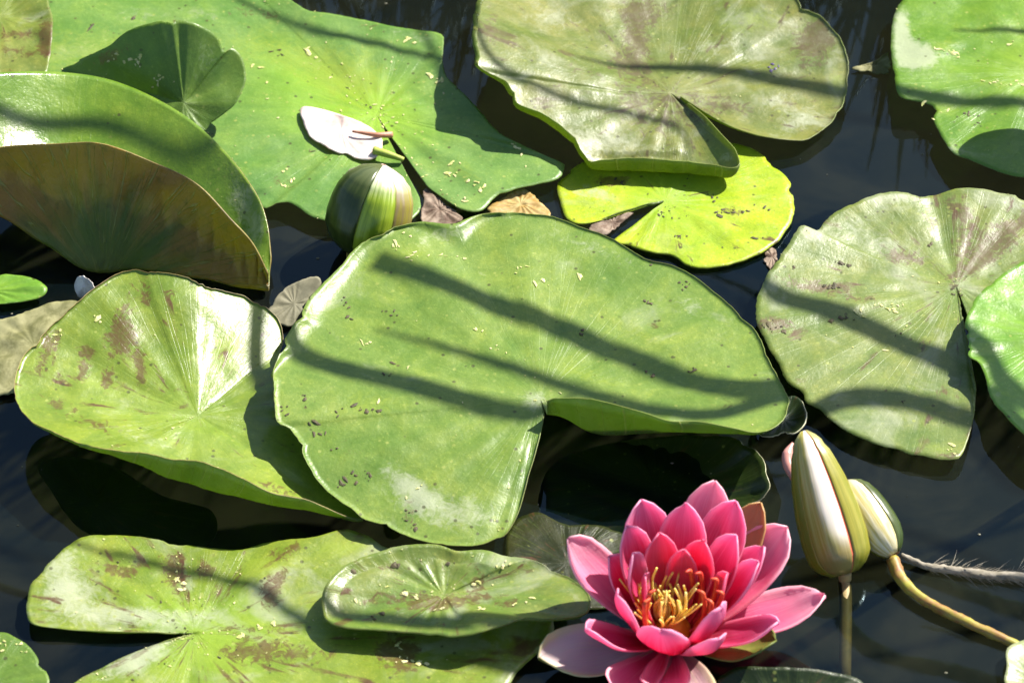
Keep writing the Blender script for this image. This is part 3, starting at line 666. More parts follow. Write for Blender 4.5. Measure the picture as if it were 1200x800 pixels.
stain_sheen(film, [(650, 150, 60, 18, 30, 'p', .55), (725, 168, 70, 22, 10, 'p', .65), (712, 105, 10, 46, -12, 'p', .6), (935, 143, 44, 16, -15, 'p', .8), (910, 120, 30, 14, 0, 'p', .6), (610, 60, 50, 50, 30, 'p', .35), (745, 45, 18, 40, 0, 'b', .6), (765, 12, 34, 14, 0, 'b', .5), (700, 75, 60, 16, 5, 'b', .3), (955, 48, 24, 30, 20, 'b', .8), (770, 135, 70, 36, 15, 'b', .42),
    (850, 125, 60, 14, 12, 'b', .35), (830, 55, 70, 20, -8, 'p', .5), (880, 25, 60, 20, 0, 'y', .5), (660, 20, 60, 24, 20, 'p', .4), (575, 30, 12, 40, 0, 'b', .35), (640, 122, 20, 10, 40, 'b', .3), (850, 185, 20, 8, 0, 'p', .6), (980, 95, 12, 26, 0, 'y', .5)])
stain_sheen(tr, [(1075, 66, 32, 20, 0, 'p', 1.3), (1056, 32, 14, 34, 0, 'p', 1.1), (1122, 172, 24, 12, 20, 'p', .6), (1110, 128, 24, 8, 0, 'y', .6), (1150, 30, 60, 20, 0, 'y', .4), (1100, 55, 26, 8, -10, 'y', .5), (1160, 98, 40, 8, 5, 'y', .5)])
stain_sheen(dusty, [(1040, 292, 64, 18, 18, 'p', .7), (952, 274, 20, 13, 40, 'p', .95), (1000, 262, 50, 16, 0, 'p', .4), (1056, 300, 28, 10, 15, 'b', .6), (1160, 296, 60, 14, -38, 'b', .65), (1170, 270, 50, 12, -30, 'b', .4), (965, 338, 64, 9, 12, 'b', .6), (905, 380, 22, 9, 0, 'b', .8), (1184, 238, 30, 10, 15, 'p', .8), (1050, 232, 50, 8, 0, 'p', .8), (1110, 240, 30, 12, 30, 'b', .4), (1030, 440, 60, 30, 10, 'y', .35), (1060, 360, 80, 14, 5, 'y', .5), (1100, 525, 40, 10, 10, 'y', .6), (1112, 533, 14, 6, 0, 'b', .5), (900, 330, 14, 30, 20, 'p', .35), (1130, 260, 14, 50, 10, 'b', .35)])
stain_sheen(low, [(80, 692, 46, 36, 0, 'p', .95), (160, 722, 80, 16, 0, 'p', .95), (75, 655, 30, 14, -30, 'p', .6), (255, 718, 50, 10, -10, 'p', .4), (145, 668, 22, 8, 10, 'b', .7), (203, 668, 14, 24, -20, 'b', .75), (240, 668, 10, 9, 0, 'b', .8), (320, 690, 13, 22, 30, 'b', .8), (325, 650, 14, 10, 0, 'b', .5), (345, 640, 8, 8, 0, 'b', .6), (340, 765, 60, 16, 0, 'b', .45), (290, 760, 30, 12, 0, 'b', .4), (468, 765, 22, 22, 0, 'b', .9), (160, 772, 60, 18, -25, 'p', 1.1), (300, 662, 80, 18, 0, 'y', .6), (400, 640, 40, 14, 0, 'y', .6), (300, 735, 60, 8, 0, 'b', .35), (390, 780, 50, 14, 0, 'y', .5), (370, 735, 60, 16, 0, 'p', .25)])
stain_sheen(small, [(520, 706, 44, 10, -8, 'b', .6), (450, 700, 46, 10, 0, 'b', .45), (560, 680, 10, 24, 0, 'b', .4), (430, 685, 44, 16, -20, 'p', .4), (600, 705, 20, 10, 0, 'b', .45), (600, 665, 60, 14, 10, 'y', .5), (480, 668, 60, 14, 0, 'p', .25)])
stain_sheen(bowl, [(142, 392, 16, 26, 15, 'b', .85), (100, 414, 10, 9, 0, 'b', .8), (60, 402, 13, 18, 20, 'b', .6), (164, 432, 7, 28, 0, 'b', .75), (126, 444, 7, 16, 10, 'b', .7), (96, 438, 8, 12, 30, 'b', .7), (172, 342, 8, 22, 10, 'b', .5), (200, 342, 12, 12, 0, 'b', .45), (48, 430, 12, 14, 0, 'b', .45), (150, 350, 6, 26, 20, 'b', .4), (165, 512, 54, 14, 18, 'p', .5), (120, 500, 30, 10, 15, 'b', .35), (210, 470, 14, 30, 0, 'b', .3), (330, 575, 40, 8, 20, 'b', .45), (70, 475, 40, 10, 20, 'b', .35), (110, 460, 60, 40, 0, 'y', .5), (180, 400, 60, 60, 0, 'y', .35)])
stain_sheen(yellow, [(695, 226, 38, 12, 5, 'p', .7), (840, 240, 8, 12, 30, 'b', .3), (860, 248, 14, 6, 0, 'b', .5), (800, 248, 12, 10, 0, 'b', .4), (718, 212, 20, 7, 0, 'b', .8), (797, 285, 40, 8, 10, 'b', .2), (890, 275, 30, 8, -30, 'b', .25), (790, 232, 20, 10, 0, 'p', .3)])
stain_sheen(corner, [(30, 40, 60, 8, 0, 'b', .5), (20, 62, 60, 7, 0, 'b', .4), (30, 15, 50, 10, 0, 'p', .35), (55, 45, 6, 20, 0, 'b', .8)])
stain_sheen(taco, [(40, 110, 40, 20, 0, 'p', .3), (285, 235, 24, 34, -20, 'p', .75), (300, 270, 14, 20, 0, 'p', .6), (150, 130, 60, 14, 15, 'y', .5)])  # pale blobs here are sun glare put into the colour
stain_sheen(dim, [(240, 75, 24, 40, 0, 'p', .4), (130, 66, 22, 8, -20, 'b', .7), (200, 50, 60, 20, 0, 'y', .35)])
stain_sheen(fresh, [(1140, 372, 8, 6, 0, 'p', .7), (1138, 398, 8, 4, 0, 'p', .8), (1150, 345, 8, 5, 0, 'p', .7), (1186, 316, 12, 7, -20, 'p', .8), (1170, 462, 8, 6, 0, 'p', .6)])  # highlights on the left edge, painted as pale spots
# withered leaves and scraps
def scrap(name, label, center, ring, mat, seed, cat="dead leaf", wob=(2.5, 90), thick=0.7):
    return star_leaf(name, label, center, ring, closed=True, mats=[mat, mat, mat], N=90, M=14, wob=wob, seed=seed, jag=0.9, thick=thick, cat=cat)
scrap("dead_leaf", "straw-brown withered leaf at the left edge behind the bowl-shaped pad", (40, 405, 8), [(-20, 378, 8), (0, 373, 9), (20, 370, 10), (33, 363, 10), (60, 355, 11), (83, 352, 11), (105, 365, 9), (100, 400, 5), (60, 440, 3), (22, 458, 3), (0, 463, 3), (-45, 465, 3), (-50, 400, 5)], m_dead, 31)
scrap("dead_leaf", "grey-brown withered leaf poking out between bowl-shaped and heart-shaped pads", (345, 355, 6), [(313, 360, 6), (318, 350, 8), (333, 339, 10), (346, 331, 11), (358, 326, 11), (373, 324, 11), (377, 332, 9), (362, 352, 5), (345, 378, 3), (335, 382, 3), (315, 372, 4)], m_deadgrey, 32, wob=(1.2, 90))
scrap("dead_leaf", "small grey-brown leaf scrap in the slit end beside the green bud", (515, 246, 3.5), [(498, 222, 4), (510, 226, 4), (520, 236, 4), (536, 250, 4), (543, 258, 4), (520, 264, 3), (496, 262, 3), (495, 240, 4)], m_deadbrown, 33)
scrap("dead_leaf", "small golden-brown leaf scrap between wide pad and yellow pad", (610, 240, 3), [(574, 243, 3), (583, 236, 3), (593, 229, 3), (613, 221, 3.5), (625, 229, 3.5), (642, 247, 3), (640, 256, 3), (600, 256, 3), (578, 252, 3)], m_deadgold, 34)
scrap("dead_leaf", "small brown scrap lying in the slit of the yellow pad", (718, 260, 2), [(690, 266, 1.6), (706, 258, 1.6), (728, 248, 1.6), (742, 249, 1.6), (728, 262, 1.6), (712, 275, 1.6), (698, 276, 1.6)], m_deadbrown, 35)
scrap("dead_leaf", "slender dry leaf scrap floating between the top pads on the right", (1022, 77, 2), [(998, 80, 2), (1015, 75, 2), (1032, 68, 2.5), (1040, 62, 2.5), (1043, 72, 2), (1040, 86, 2), (1022, 84, 1.6), (1006, 83, 1.6)], m_dead, 36)
scrap("dead_leaf", "tiny reddish-brown scrap in the water beside the yellow pad", (905, 301, 1.2), [(896, 296, 1), (904, 289, 1), (911, 298, 1), (912, 312, 1), (904, 316, 1), (897, 308, 1)], m_deadbrown, 37)
scrap("leaf_tip", "pale grey curled scrap standing between the curled and bowl-shaped pads", (100, 336, 14), [(88, 334, 10), (91, 325, 15), (98, 323, 18), (108, 331, 17), (114, 343, 12), (106, 349, 8), (92, 348, 7)], plain_mat("pale_scrap", (0.3, 0.28, 0.26), (0.48, 0.46, 0.44), 120, 0.6), 38, cat="leaf scrap")


def petal_mat(name, base, mid, tip, edge, transl=0.45, rough=0.38, tmul=(1.5, 1.1, 1.2)):
    k = NT(name)
    s, v, q = k.sep(k.attr("radial"))
    ob = k.n("ShaderNodeTexCoord").outputs["Object"]
    fib = k.noise(k.vmul(k.attr("radial"), (1.5, 22, 5)), 1.0, 3, 0.6)
    n = k.noise(ob, 120, 3, 0.6)
    ss = k.math('ADD', s, k.math('MULTIPLY', k.math('SUBTRACT', fib, 0.5), 0.30))
    col = k.mix(k.step(ss, 0.12, 0.55), base, mid)
    col = k.mix(k.step(ss, 0.55, 1.05), col, tip)
    av = k.math('ABSOLUTE', v)
    col = k.mix(k.math('MULTIPLY', k.step(av, 0.62, 1.0), k.step(s, 0.2, 0.9, 0.2, 0.65)), col, edge)
    col = k.mix(k.step(fib, 0.5, 0.8, 0.0, 0.35), col, edge)
    p = k.principled(col, k.math('ADD', rough, k.math('MULTIPLY', n, 0.15)), 0.5, k.bump(k.math('ADD', fib, n), 0.45, 0.0008))
    return k.done(k.mixs(transl, p, k.transl(k.mix(1.0, col, tmul, 'MULTIPLY'))))
# ------------------------------------------------------------------ fallen petal on the wide pad
petal_white = plain_mat("fallen_petal", (0.66, 0.50, 0.44), (0.80, 0.72, 0.66), 70, 0.4, 0.25)
fp = star_leaf("fallen_petal", "whitish fallen petal lying on the wide bright green pad", (400, 155, 9.5), [(352, 127, 9.8), (377, 128, 10.8), (407, 137, 11.8), (430, 147, 10.8), (447, 162, 9.8), (445, 180, 8.8), (430, 187, 7.8), (403, 181, 7.8), (380, 170, 8.8), (363, 159, 8.8)], closed=True, mats=[petal_white] * 3, N=80, M=14, wob=(1.5, 60), seed=41, cat="petal", thick=0.6)
tube("petal_base", [at(438, 176, 10), at(455, 181, 9.5), at(473, 187, 8)], [0.0022, 0.0019, 0.0012], plain_mat("petal_base", (0.25, 0.32, 0.04), (0.38, 0.42, 0.08), 200, 0.5), parent=fp)
tube("petal_streak", [at(413, 154, 11.2), at(440, 158, 11), at(459, 158, 8.5)], [0.0006, 0.0013, 0.0018], plain_mat("petal_streak", (0.30, 0.12, 0.07), (0.40, 0.20, 0.12), 200, 0.5), parent=fp)

# ------------------------------------------------------------------ flower
PB, PM, PT, PE = (0.56, 0.014, 0.04), (0.60, 0.05, 0.17), (0.68, 0.25, 0.43), (0.82, 0.48, 0.62)
m_pet = petal_mat("petal_pink", PB, PM, PT, PE)
m_pet_out = petal_mat("petal_outer", (0.62, 0.07, 0.18), (0.68, 0.16, 0.32), (0.76, 0.42, 0.52), (0.86, 0.64, 0.66))
m_pet_in = petal_mat("petal_inner", (0.62, 0.025, 0.03), (0.64, 0.05, 0.12), (0.68, 0.14, 0.27), (0.76, 0.30, 0.44))
m_sepal_in = petal_mat("sepal_inner", (0.40, 0.18, 0.20), (0.46, 0.30, 0.32), (0.52, 0.40, 0.38), (0.50, 0.50, 0.14), 0.2)
m_sepal_out = plain_mat("sepal_outer", (0.10, 0.13, 0.02), (0.17, 0.17, 0.04), 60, 0.4, 0.15)
m_sepal_brown = petal_mat("sepal_brown", (0.35, 0.16, 0.06), (0.42, 0.20, 0.08), (0.46, 0.24, 0.10), (0.5, 0.32, 0.12), 0.3)
PROF = [(0, .34), (.12, .5), (.25, .68), (.4, .87), (.55, .985), (.65, 1.0), (.75, .95), (.85, .77), (.92, .55), (.97, .31), (1, .02)]
def prof(s, table=PROF):
    for (a, x), (b, y) in zip(table, table[1:]):
        if s <= b:
            f = (s - a) / (b - a); f = f * f * (3 - 2 * f) if b > .9 else f
            return x + (y - x) * f
    return table[-1][1]
FC = at(787, 748, 9)
OFFK = -(FC - cam.location).dot(CV) / DIST      # nearer than the pond's middle
flower = empty("water_lily", FC)
tag(flower, "open pink water lily with yellow stamens at the bottom of the picture", "water lily")
def petal(tx, ty, d, width, mats, bow=0.14, cup=0.32, rho=5.0, name="petal", fold=0.0, tipcurl=0.05, label=None, zb=0.0, seed=0):
    off_ = off(tx - 787, 748 - ty, d)
    az = math.atan2(off_.y, off_.x)
    radial = Vector((math.cos(az), math.sin(az), 0))
    base = radial * rho * 0.001 + Vector((0, 0, zb * 0.001))
    axis = off_ - base; L = axis.length; t = axis.normalized()
    side = Vector((-math.sin(az), math.cos(az), 0)); side = (side - t * side.dot(t)).normalized()
    n = side.cross(t)
    if n.dot(Vector((0, 0, 1)) - radial) < 0: n = -n
    wd = width * 1.0 * MM * 0.5
    ns, nv = 22, 15
    vs, at_, fs = [], [], []
    for i in range(ns):
        s = i / (ns - 1)
        cpos = base + axis * s - n * (bow * L * 4 * s * (1 - s)) * 0.6 + n * tipcurl * L * max(0, s - 0.7) ** 2 * 6
        w = wd * prof(s)
        for j in range(nv):
            v = j / (nv - 1) * 2 - 1
            c = cup * wd * (v * v) * (prof(s) ** 0.7)
            wob = mnoise.noise(Vector((s * 3 + seed * 7.1, v * 1.5, seed))) * wd * 0.15
            p = cpos + side * (w * v * (1 - 0.15 * cup * v * v)) + n * (c + wob + fold * wd * abs(v))
            vs.append(p); at_.append((s, v, seed * 1.37))
    for i in range(ns - 1):
        for j in range(nv - 1):
            a = i * nv + j; fs.append((a, a + 1, a + nv + 1, a + nv))
    # make the face normals look along n (inner side)
    p0, p1, p2 = vs[fs[80][0]], vs[fs[80][1]], vs[fs[80][2]]
    if (p1 - p0).cross(p2 - p0).dot(n) < 0: fs = [tuple(reversed(f)) for f in fs]
    o = mesh_obj(name, vs, fs, mats, parent=flower, attr=at_)
    md = o.modifiers.new("thickness", 'SOLIDIFY'); md.thickness = 0.0007; md.offset = -1
    if len(mats) > 1: md.material_offset = 1
    if label: o["label"] = label
    return o
A_, O_, I_ = [m_pet], [m_pet_out], [m_pet_in]
PETALS = [
    # tip x, tip y, towards viewer, width, material, bow, cup
    (664, 632, 5, 60, O_, .13, .42), (750, 585, 10, 60, A_, .14, .40), (732, 614, 35, 48, A_, .15, .42), (737, 644, 62, 40, A_, .16, .45),
    (770, 622, 35, 42, I_, .14, .40), (803, 588, 18, 54, A_, .14, .36), (823, 629, 50, 44, I_, .15, .40), (840, 565, -25, 62, O_, .12, .30),
    (864, 588, -2, 60, A_, .14, .36), (862, 625, 40, 50, A_, .15, .50), (925, 620, -12, 72, O_, .12, .34), (886, 655, 58, 40, A_, .15, .55),
    (966, 699, 8, 62, O_, .10, .34), (907, 724, 78, 44, A_, .14, .40), (839, 704, 108, 50, A_, .18, .42), (768, 731, 122, 58, A_, .18, .38),
    (719, 691, 88, 50, A_, .17, .42), (683, 731, 95, 46, A_, .15, .42), (717, 797, 118, 54, O_, .14, .40), (770, 798, 130, 54, O_, .15, .40),
    (800, 640, 45, 36, I_, .14, .4), (752, 668, 70, 34, I_, .15, .4), (850, 668, 60, 34, I_, .16, .5), (712, 650, 30, 46, A_, .15, .42), (895, 640, 20, 46, A_, .14, .42), (835, 740, 120, 46, A_, .17, .4)]
for i, (tx, ty, d, w, mt, bw, cp) in enumerate(PETALS):
    petal(tx, ty, d, w, mt, bw, cp, rho=4.5 if mt is I_ else (6.5 if mt is A_ else 8.5), zb={0: 3.0}.get(0 if mt is I_ else 1, 1.5 if mt is A_ else 0.0), seed=i + 1)
petal(631, 769, 40, 76, [m_sepal_in, m_sepal_out], .06, .30, rho=9, name="sepal", label="greyish pink sepal with a yellow-green edge", seed=40)
petal(895, 592, -32, 54, [m_sepal_brown, m_sepal_brown], .08, .25, rho=9, name="sepal", label="brownish orange sepal behind the petals", seed=41)
petal(905, 746, 62, 56, [m_sepal_out, m_sepal_out], .12, .34, rho=9, name="sepal", label="dark green sepal under the right petals", seed=42)
petal(812, 815, 105, 56, [m_sepal_in, m_sepal_out], .12, .34, rho=9, name="sepal", seed=43)
# receptacle and stamens
m_core = plain_mat("flower_heart", (0.50, 0.16, 0.01), (0.62, 0.30, 0.02), 300, 0.5)
m_st_y = plain_mat("stamen_yellow", (0.90, 0.68, 0.10), (0.93, 0.84, 0.34), 300, 0.5, 0.35)
m_st_o = plain_mat("stamen_orange", (0.66, 0.16, 0.01), (0.70, 0.30, 0.02), 300, 0.45, 0.2)
m_st_r = plain_mat("stamen_red", (0.60, 0.04, 0.03), (0.64, 0.12, 0.04), 300, 0.45, 0.2)
vs, fs = [], []
for i in range(9):
    a = i / 8 * 1.45
    for q in range(24):
        w = 6.283 * q / 24
        vs.append(Vector((math.cos(w) * math.cos(a) * 0.009, math.sin(w) * math.cos(a) * 0.009, 0.004 + math.sin(a) * 0.0085)))
for i in range(8):
    for q in range(24): fs.append((i * 24 + q, i * 24 + (q + 1) % 24, (i + 1) * 24 + (q + 1) % 24, (i + 1) * 24 + q))
mesh_obj("receptacle", vs, fs, [m_core], parent=flower)
r = random.Random(11)
for i in range(66):
    ring = i % 3
    az = r.uniform(0, 6.283)
    rr = (0.0062, 0.0046, 0.0028)[ring]
    h = r.uniform(0.014, 0.022) * (1.0, 1.0, 0.8)[ring]
    lean = (0.68, 0.42, 0.05)[ring] + r.uniform(-.22, .22)
    rad = Vector((math.cos(az), math.sin(az), 0)); tan = Vector((-math.sin(az), math.cos(az), 0))
    b = rad * rr + Vector((-0.0045, 0.002, 0.0115))
    m = b + rad * h * lean * 0.5 + Vector((0, 0, h * 0.55)) + tan * r.uniform(-.001, .001)
    e = b + rad * h * (lean * 0.8 + (-0.22 if ring else 0.05)) + Vector((0, 0, h)) + tan * r.uniform(-.002, .002)
    mt = m_st_y if r.random() < (0.8, 0.95, 1.0)[ring] else m_st_o
    w = r.uniform(0.75, 1.1)
    tube("stamen", [b, m, e], [0.00045 * w, 0.0006 * w, 0.0005 * w], mt, parent=flower, n=6, sub=4)
for tx, ty, d in [(836, 675, 62), (818, 668, 52), (820, 690, 70), (806, 665, 50), (829, 700, 80), (842, 690, 70), (758, 690, 74), (752, 700, 84)]:
    o3 = off(tx - 787, 748 - ty, d)
    az = math.atan2(o3.y, o3.x); rad = Vector((math.cos(az), math.sin(az), 0))
    b = rad * 0.009 + Vector((0, 0, 0.005))
    tube("stamen", [b, (b + o3) * 0.5 + rad * 0.003, o3, o3 - rad * 0.003 + Vector((0, 0, 0.0012))], [0.0011, 0.0012, 0.0010, 0.0005], m_st_r if r.random() < .8 else m_st_o, parent=flower, n=8, sub=4)
tube("stem", [Vector((0, 0, 0.004)), Vector((0.002, 0.004, -0.05)), Vector((0.0, 0.03, -0.25))], [0.005, 0.004, 0.004], m_sepal_out, parent=flower)

# ------------------------------------------------------------------ buds
OFFK = 1.03
def bud_mat(name, c1, c2, tip, line, transl=0.15, rough=0.3):
    k = NT(name)
    s, v, q = k.sep(k.attr("radial"))
    fib = k.noise(k.vmul(k.attr("radial"), (1.2, 5, 4)), 1.0, 3, 0.6)
    col = k.mix(k.step(fib, 0.38, 0.62), c1, c2)
    col = k.mix(k.step(k.math('ADD', s, k.math('MULTIPLY', fib, 0.3)), 0.85, 1.2), col, tip)
    col = k.mix(k.step(k.math('ABSOLUTE', v), 0.86, 1.0, 0.0, 0.9), col, line)
    p = k.principled(col, rough, 0.5, k.bump(fib, 0.3, 0.001))
    return k.done(k.mixs(transl, p, k.transl(col)))
BPROF = [(0, .30), (.06, .58), (.15, .82), (.28, .97), (.4, 1.0), (.55, .98), (.7, .91), (.83, .76), (.92, .54), (.975, .28), (1, .06)]
def bud(root_name, label, base, tip, radius, sepals, body_mat, table=BPROF, bend=0.0, group=None):
    e = empty(root_name, base); tag(e, label, "flower bud", group)
    ax = tip - base; L = ax.length; t = ax.normalized()
    front = (CV - t * CV.dot(t)).normalized(); right = t.cross(front) * -1
    if right.dot(CX) < 0: right = -right
    def ring_pt(s, ang, k=1.0):
        rr = radius * k * prof(s, table)
        return ax * s + right * bend * math.sin(math.pi * s) + (front * math.cos(ang) + right * math.sin(ang)) * rr
    def shell(name, a0, a1, k, mat, ns=26, na=16, ridge=0.0, s1=1.0, sd=0):
        vs, at_, fs = [], [], []
        for i in range(ns):
            s = s1 * i / (ns - 1)
            for j in range(na):
                v = j / (na - 1) * 2 - 1
                a = a0 + (a1 - a0) * (v + 1) / 2
                kk = k + ridge * (1 - abs(v)) - 0.05 * v * v
                vs.append(ring_pt(s, a, kk)); at_.append((s, v, sd))
        for i in range(ns - 1):
            for j in range(na - 1):
                q = i * na + j; fs.append((q, q + 1, q + na + 1, q + na))
        c = (vs[fs[100][1]] - vs[fs[100][0]]).cross(vs[fs[100][2]] - vs[fs[100][0]])
        mid = vs[fs[100][0]]; axp = ax * (mid.dot(t) / L)
        if c.dot(mid - axp) < 0: fs = [tuple(reversed(f)) for f in fs]
        o = mesh_obj(name, vs, fs, [mat], parent=e, attr=at_)
        md = o.modifiers.new("thickness", 'SOLIDIFY'); md.thickness = 0.0007; md.offset = -1
        return o
    shell("bud_core", -math.pi, math.pi, 0.93, body_mat, na=30)
    for i, (a0, a1, m, lb) in enumerate(sepals):
        o = shell("sepal", math.radians(a0), math.radians(a1), 1.02 + 0.015 * (i % 2), m, ridge=0.03, sd=i * 3.3)
        if lb: o["label"] = lb
    return e
mb_dark = bud_mat("bud_green_dark", (0.03, 0.05, 0.008), (0.05, 0.07, 0.012), (0.10, 0.12, 0.05), (0.05, 0.07, 0.012))  # shade on the green bud's left side is painted into this colour
mb_lite = bud_mat("bud_green_light", (0.18, 0.27, 0.012), (0.30, 0.40, 0.025), (0.74, 0.72, 0.60), (0.14, 0.18, 0.02))  # whitish tip is the highlight on the bud's top, painted in
mb_gold = bud_mat("bud_gold", (0.30, 0.26, 0.03), (0.24, 0.18, 0.07), (0.74, 0.68, 0.58), (0.42, 0.38, 0.02))  # pale tip continues the painted highlight
mb_core = bud_mat("bud_core", (0.40, 0.20, 0.14), (0.5, 0.3, 0.22), (0.6, 0.4, 0.35), (0.4, 0.2, 0.1))
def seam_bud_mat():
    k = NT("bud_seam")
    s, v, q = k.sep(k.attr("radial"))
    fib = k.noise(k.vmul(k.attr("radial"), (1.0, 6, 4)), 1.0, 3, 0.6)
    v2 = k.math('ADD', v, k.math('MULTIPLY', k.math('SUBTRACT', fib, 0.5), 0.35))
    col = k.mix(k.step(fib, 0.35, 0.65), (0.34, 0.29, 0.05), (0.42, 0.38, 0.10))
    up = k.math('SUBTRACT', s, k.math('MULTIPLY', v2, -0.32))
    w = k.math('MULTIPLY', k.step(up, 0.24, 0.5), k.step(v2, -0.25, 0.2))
    col = k.mix(k.math('MULTIPLY', w, 0.92), col, (0.80, 0.72, 0.62))  # pale stripe, part of it glare put into the colour
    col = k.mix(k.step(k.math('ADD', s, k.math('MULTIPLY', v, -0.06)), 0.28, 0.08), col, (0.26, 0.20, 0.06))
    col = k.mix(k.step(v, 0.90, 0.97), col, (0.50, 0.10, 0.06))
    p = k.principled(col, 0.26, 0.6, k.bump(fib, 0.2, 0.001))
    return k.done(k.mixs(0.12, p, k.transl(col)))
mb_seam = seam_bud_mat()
mb_white = bud_mat("bud_pale", (0.50, 0.42, 0.14), (0.68, 0.62, 0.44), (0.60, 0.55, 0.35), (0.40, 0.34, 0.08))
mb_olive = bud_mat("bud_olive", (0.19, 0.185, 0.016), (0.26, 0.235, 0.03), (0.36, 0.34, 0.14), (0.34, 0.30, 0.05))
mb_pink = bud_mat("bud_pink", (0.5, 0.2, 0.16), (0.56, 0.3, 0.26), (0.66, 0.45, 0.42), (0.5, 0.2, 0.16))
m_stem = plain_mat("bud_stem", (0.30, 0.29, 0.035), (0.24, 0.11, 0.035), 85, 0.5, 0.1)
m_stem_dk = plain_mat("sunken_stem", (0.22, 0.16, 0.06), (0.34, 0.24, 0.10), 120, 0.6)
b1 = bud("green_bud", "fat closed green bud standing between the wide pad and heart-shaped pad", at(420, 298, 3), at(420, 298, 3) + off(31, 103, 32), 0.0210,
    [(-125, -8, mb_dark, "dark green sepal with its shade in the colour"), (-10, 40, mb_lite, "light yellow-green striped sepal"), (38, 110, mb_gold, "golden green sepal"), (105, 238, mb_dark, None)], mb_core)
tube("stem", [Vector((0, 0, 0.002)), Vector((-0.004, 0.01, -0.05)), Vector((0.01, 0.05, -0.25))], [0.006, 0.005, 0.005], m_stem, parent=b1)
BP2 = [(0, .42), (.05, .76), (.12, .94), (.25, 1.0), (.45, .95), (.65, .81), (.8, .64), (.92, .43), (.97, .28), (1, .1)]
OFFK = 0.93
b2base = at(990, 672, 4)
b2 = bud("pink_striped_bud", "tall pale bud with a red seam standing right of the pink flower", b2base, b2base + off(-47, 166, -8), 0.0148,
    [(-52, 22, mb_seam, "sepal with glare painted as a whitish stripe, red seam and golden base"), (24, 100, mb_olive, None), (-130, -50, mb_olive, None), (98, 232, mb_olive, None)], mb_core, BP2)
tube("stem", [Vector((0, 0, 0.002))] + [q - b2base for q in (at(990, 682, -1.5), at(991, 700, -2.5), at(991, 740, -5), at(990, 790, -9), at(988, 860, -30))], [0.0030, 0.0030, 0.0029, 0.0028, 0.0028, 0.0028], m_stem_dk, parent=b2)
pk = at(931, 560, 26)
tube("sepal_tip", [pk - b2base, at(924, 545, 28) - b2base, at(923, 532, 30) - b2base, at(929, 519, 32) - b2base], [0.0020, 0.0026, 0.0026, 0.0007], mb_pink, parent=b2)["label"] = "pink curled sepal tip on the left side"
b3base = at(1048, 650, 8)
b3 = bud("pale_bud", "smaller pale yellow-white bud leaning behind the red-seamed bud on a yellow stem", b3base, b3base + off(-52, 86, -34), 0.0100,
    [(-80, 44, mb_white, None), (40, 130, mb_dark, None), (125, 285, mb_olive, None)], mb_core)
sp = [at(1046, 655, 7), at(1056, 678, 5), at(1076, 698, 4), at(1100, 712, 3.5), at(1140, 732, 3), at(1180, 750, 2), at(1215, 766, -1), at(1290, 800, -12)]
tube("stem", [p - b3base for p in sp], [0.0030, 0.0028, 0.0024, 0.0024, 0.0023, 0.0022, 0.0022, 0.0022], m_stem, parent=b3, bumpy=0.25)

r = random.Random(31)
vs, fs = [], []
for i in range(170):
    p = at(r.uniform(-40, 1240), r.uniform(-40, 840), 0.35); a = r.uniform(0, 6.28); l = (0.0002 + 0.0009 * r.random() ** 3); w = l * r.uniform(0.3, 0.8)
    b = len(vs)
    for q in range(5):
        t = a + 6.283 * q / 5; vs.append(p + Vector((math.cos(t) * l, math.sin(t) * w, 0)))
    vs.append(p + Vector((0, 0, 0.0004)))
    for q in range(5): fs.append((b + q, b + (q + 1) % 5, b + 5))
tag(mesh_obj("floating_specks", vs, fs, [plain_mat("floating_dust", (0.10, 0.10, 0.06), (0.28, 0.26, 0.18), 900, 0.8)], smooth=False), "tiny pale specks of plant dust floating on the dark water", None, kind="stuff")

# hairy root drifting by the pale bud's stem
m_root = plain_mat("hairy_root", (0.16, 0.14, 0.10), (0.26, 0.23, 0.18), 200, 0.8)
root_pts = [at(1056, 650, 3), at(1070, 657, 2.5), at(1084, 663, 2), at(1120, 668, 2), at(1156, 673, 2), at(1200, 676, 2), at(1250, 690, 1)]
root = tube("floating_root", root_pts, [0.0012, 0.0014, 0.0016, 0.0018, 0.002, 0.002, 0.002], m_root, bumpy=0.5)
tag(root, "grey hairy root strand floating at the right beside the pale bud", "root")
vs, fs = [], []
r = random.Random(5)
for i in range(460):
    u = 1.5 + 4.4 * math.sqrt(r.random()); p = catmull(root_pts, u, False)
    dirv = Vector((r.uniform(.3, 2.2), r.choice((-1, 1)) * r.uniform(.2, .8), r.uniform(-.12, .1))).normalized() * r.uniform(0.004, 0.014)
    w = Vector((0, 0, 1)).cross(dirv).normalized() * 0.00016
    q = p + dirv * 0.5 + Vector((0, 0, r.uniform(0, .001))); e2 = p + dirv + w * r.uniform(-5, 5)
    b = len(vs); vs += [p - w, p + w, q + w, q - w, e2, p + Vector((0, 0, .0003)), q + Vector((0, 0, .0003))]
    fs += [(b, b + 1, b + 2, b + 3), (b + 3, b + 2, b + 4), (b, b + 3, b + 6, b + 5), (b + 1, b + 2, b + 6, b + 5), (b + 3, b + 6, b + 4), (b + 6, b + 2, b + 4)]
hair = mesh_obj("root_hair", vs, fs, [m_root], parent=root, smooth=False); hair["kind"] = "stuff"

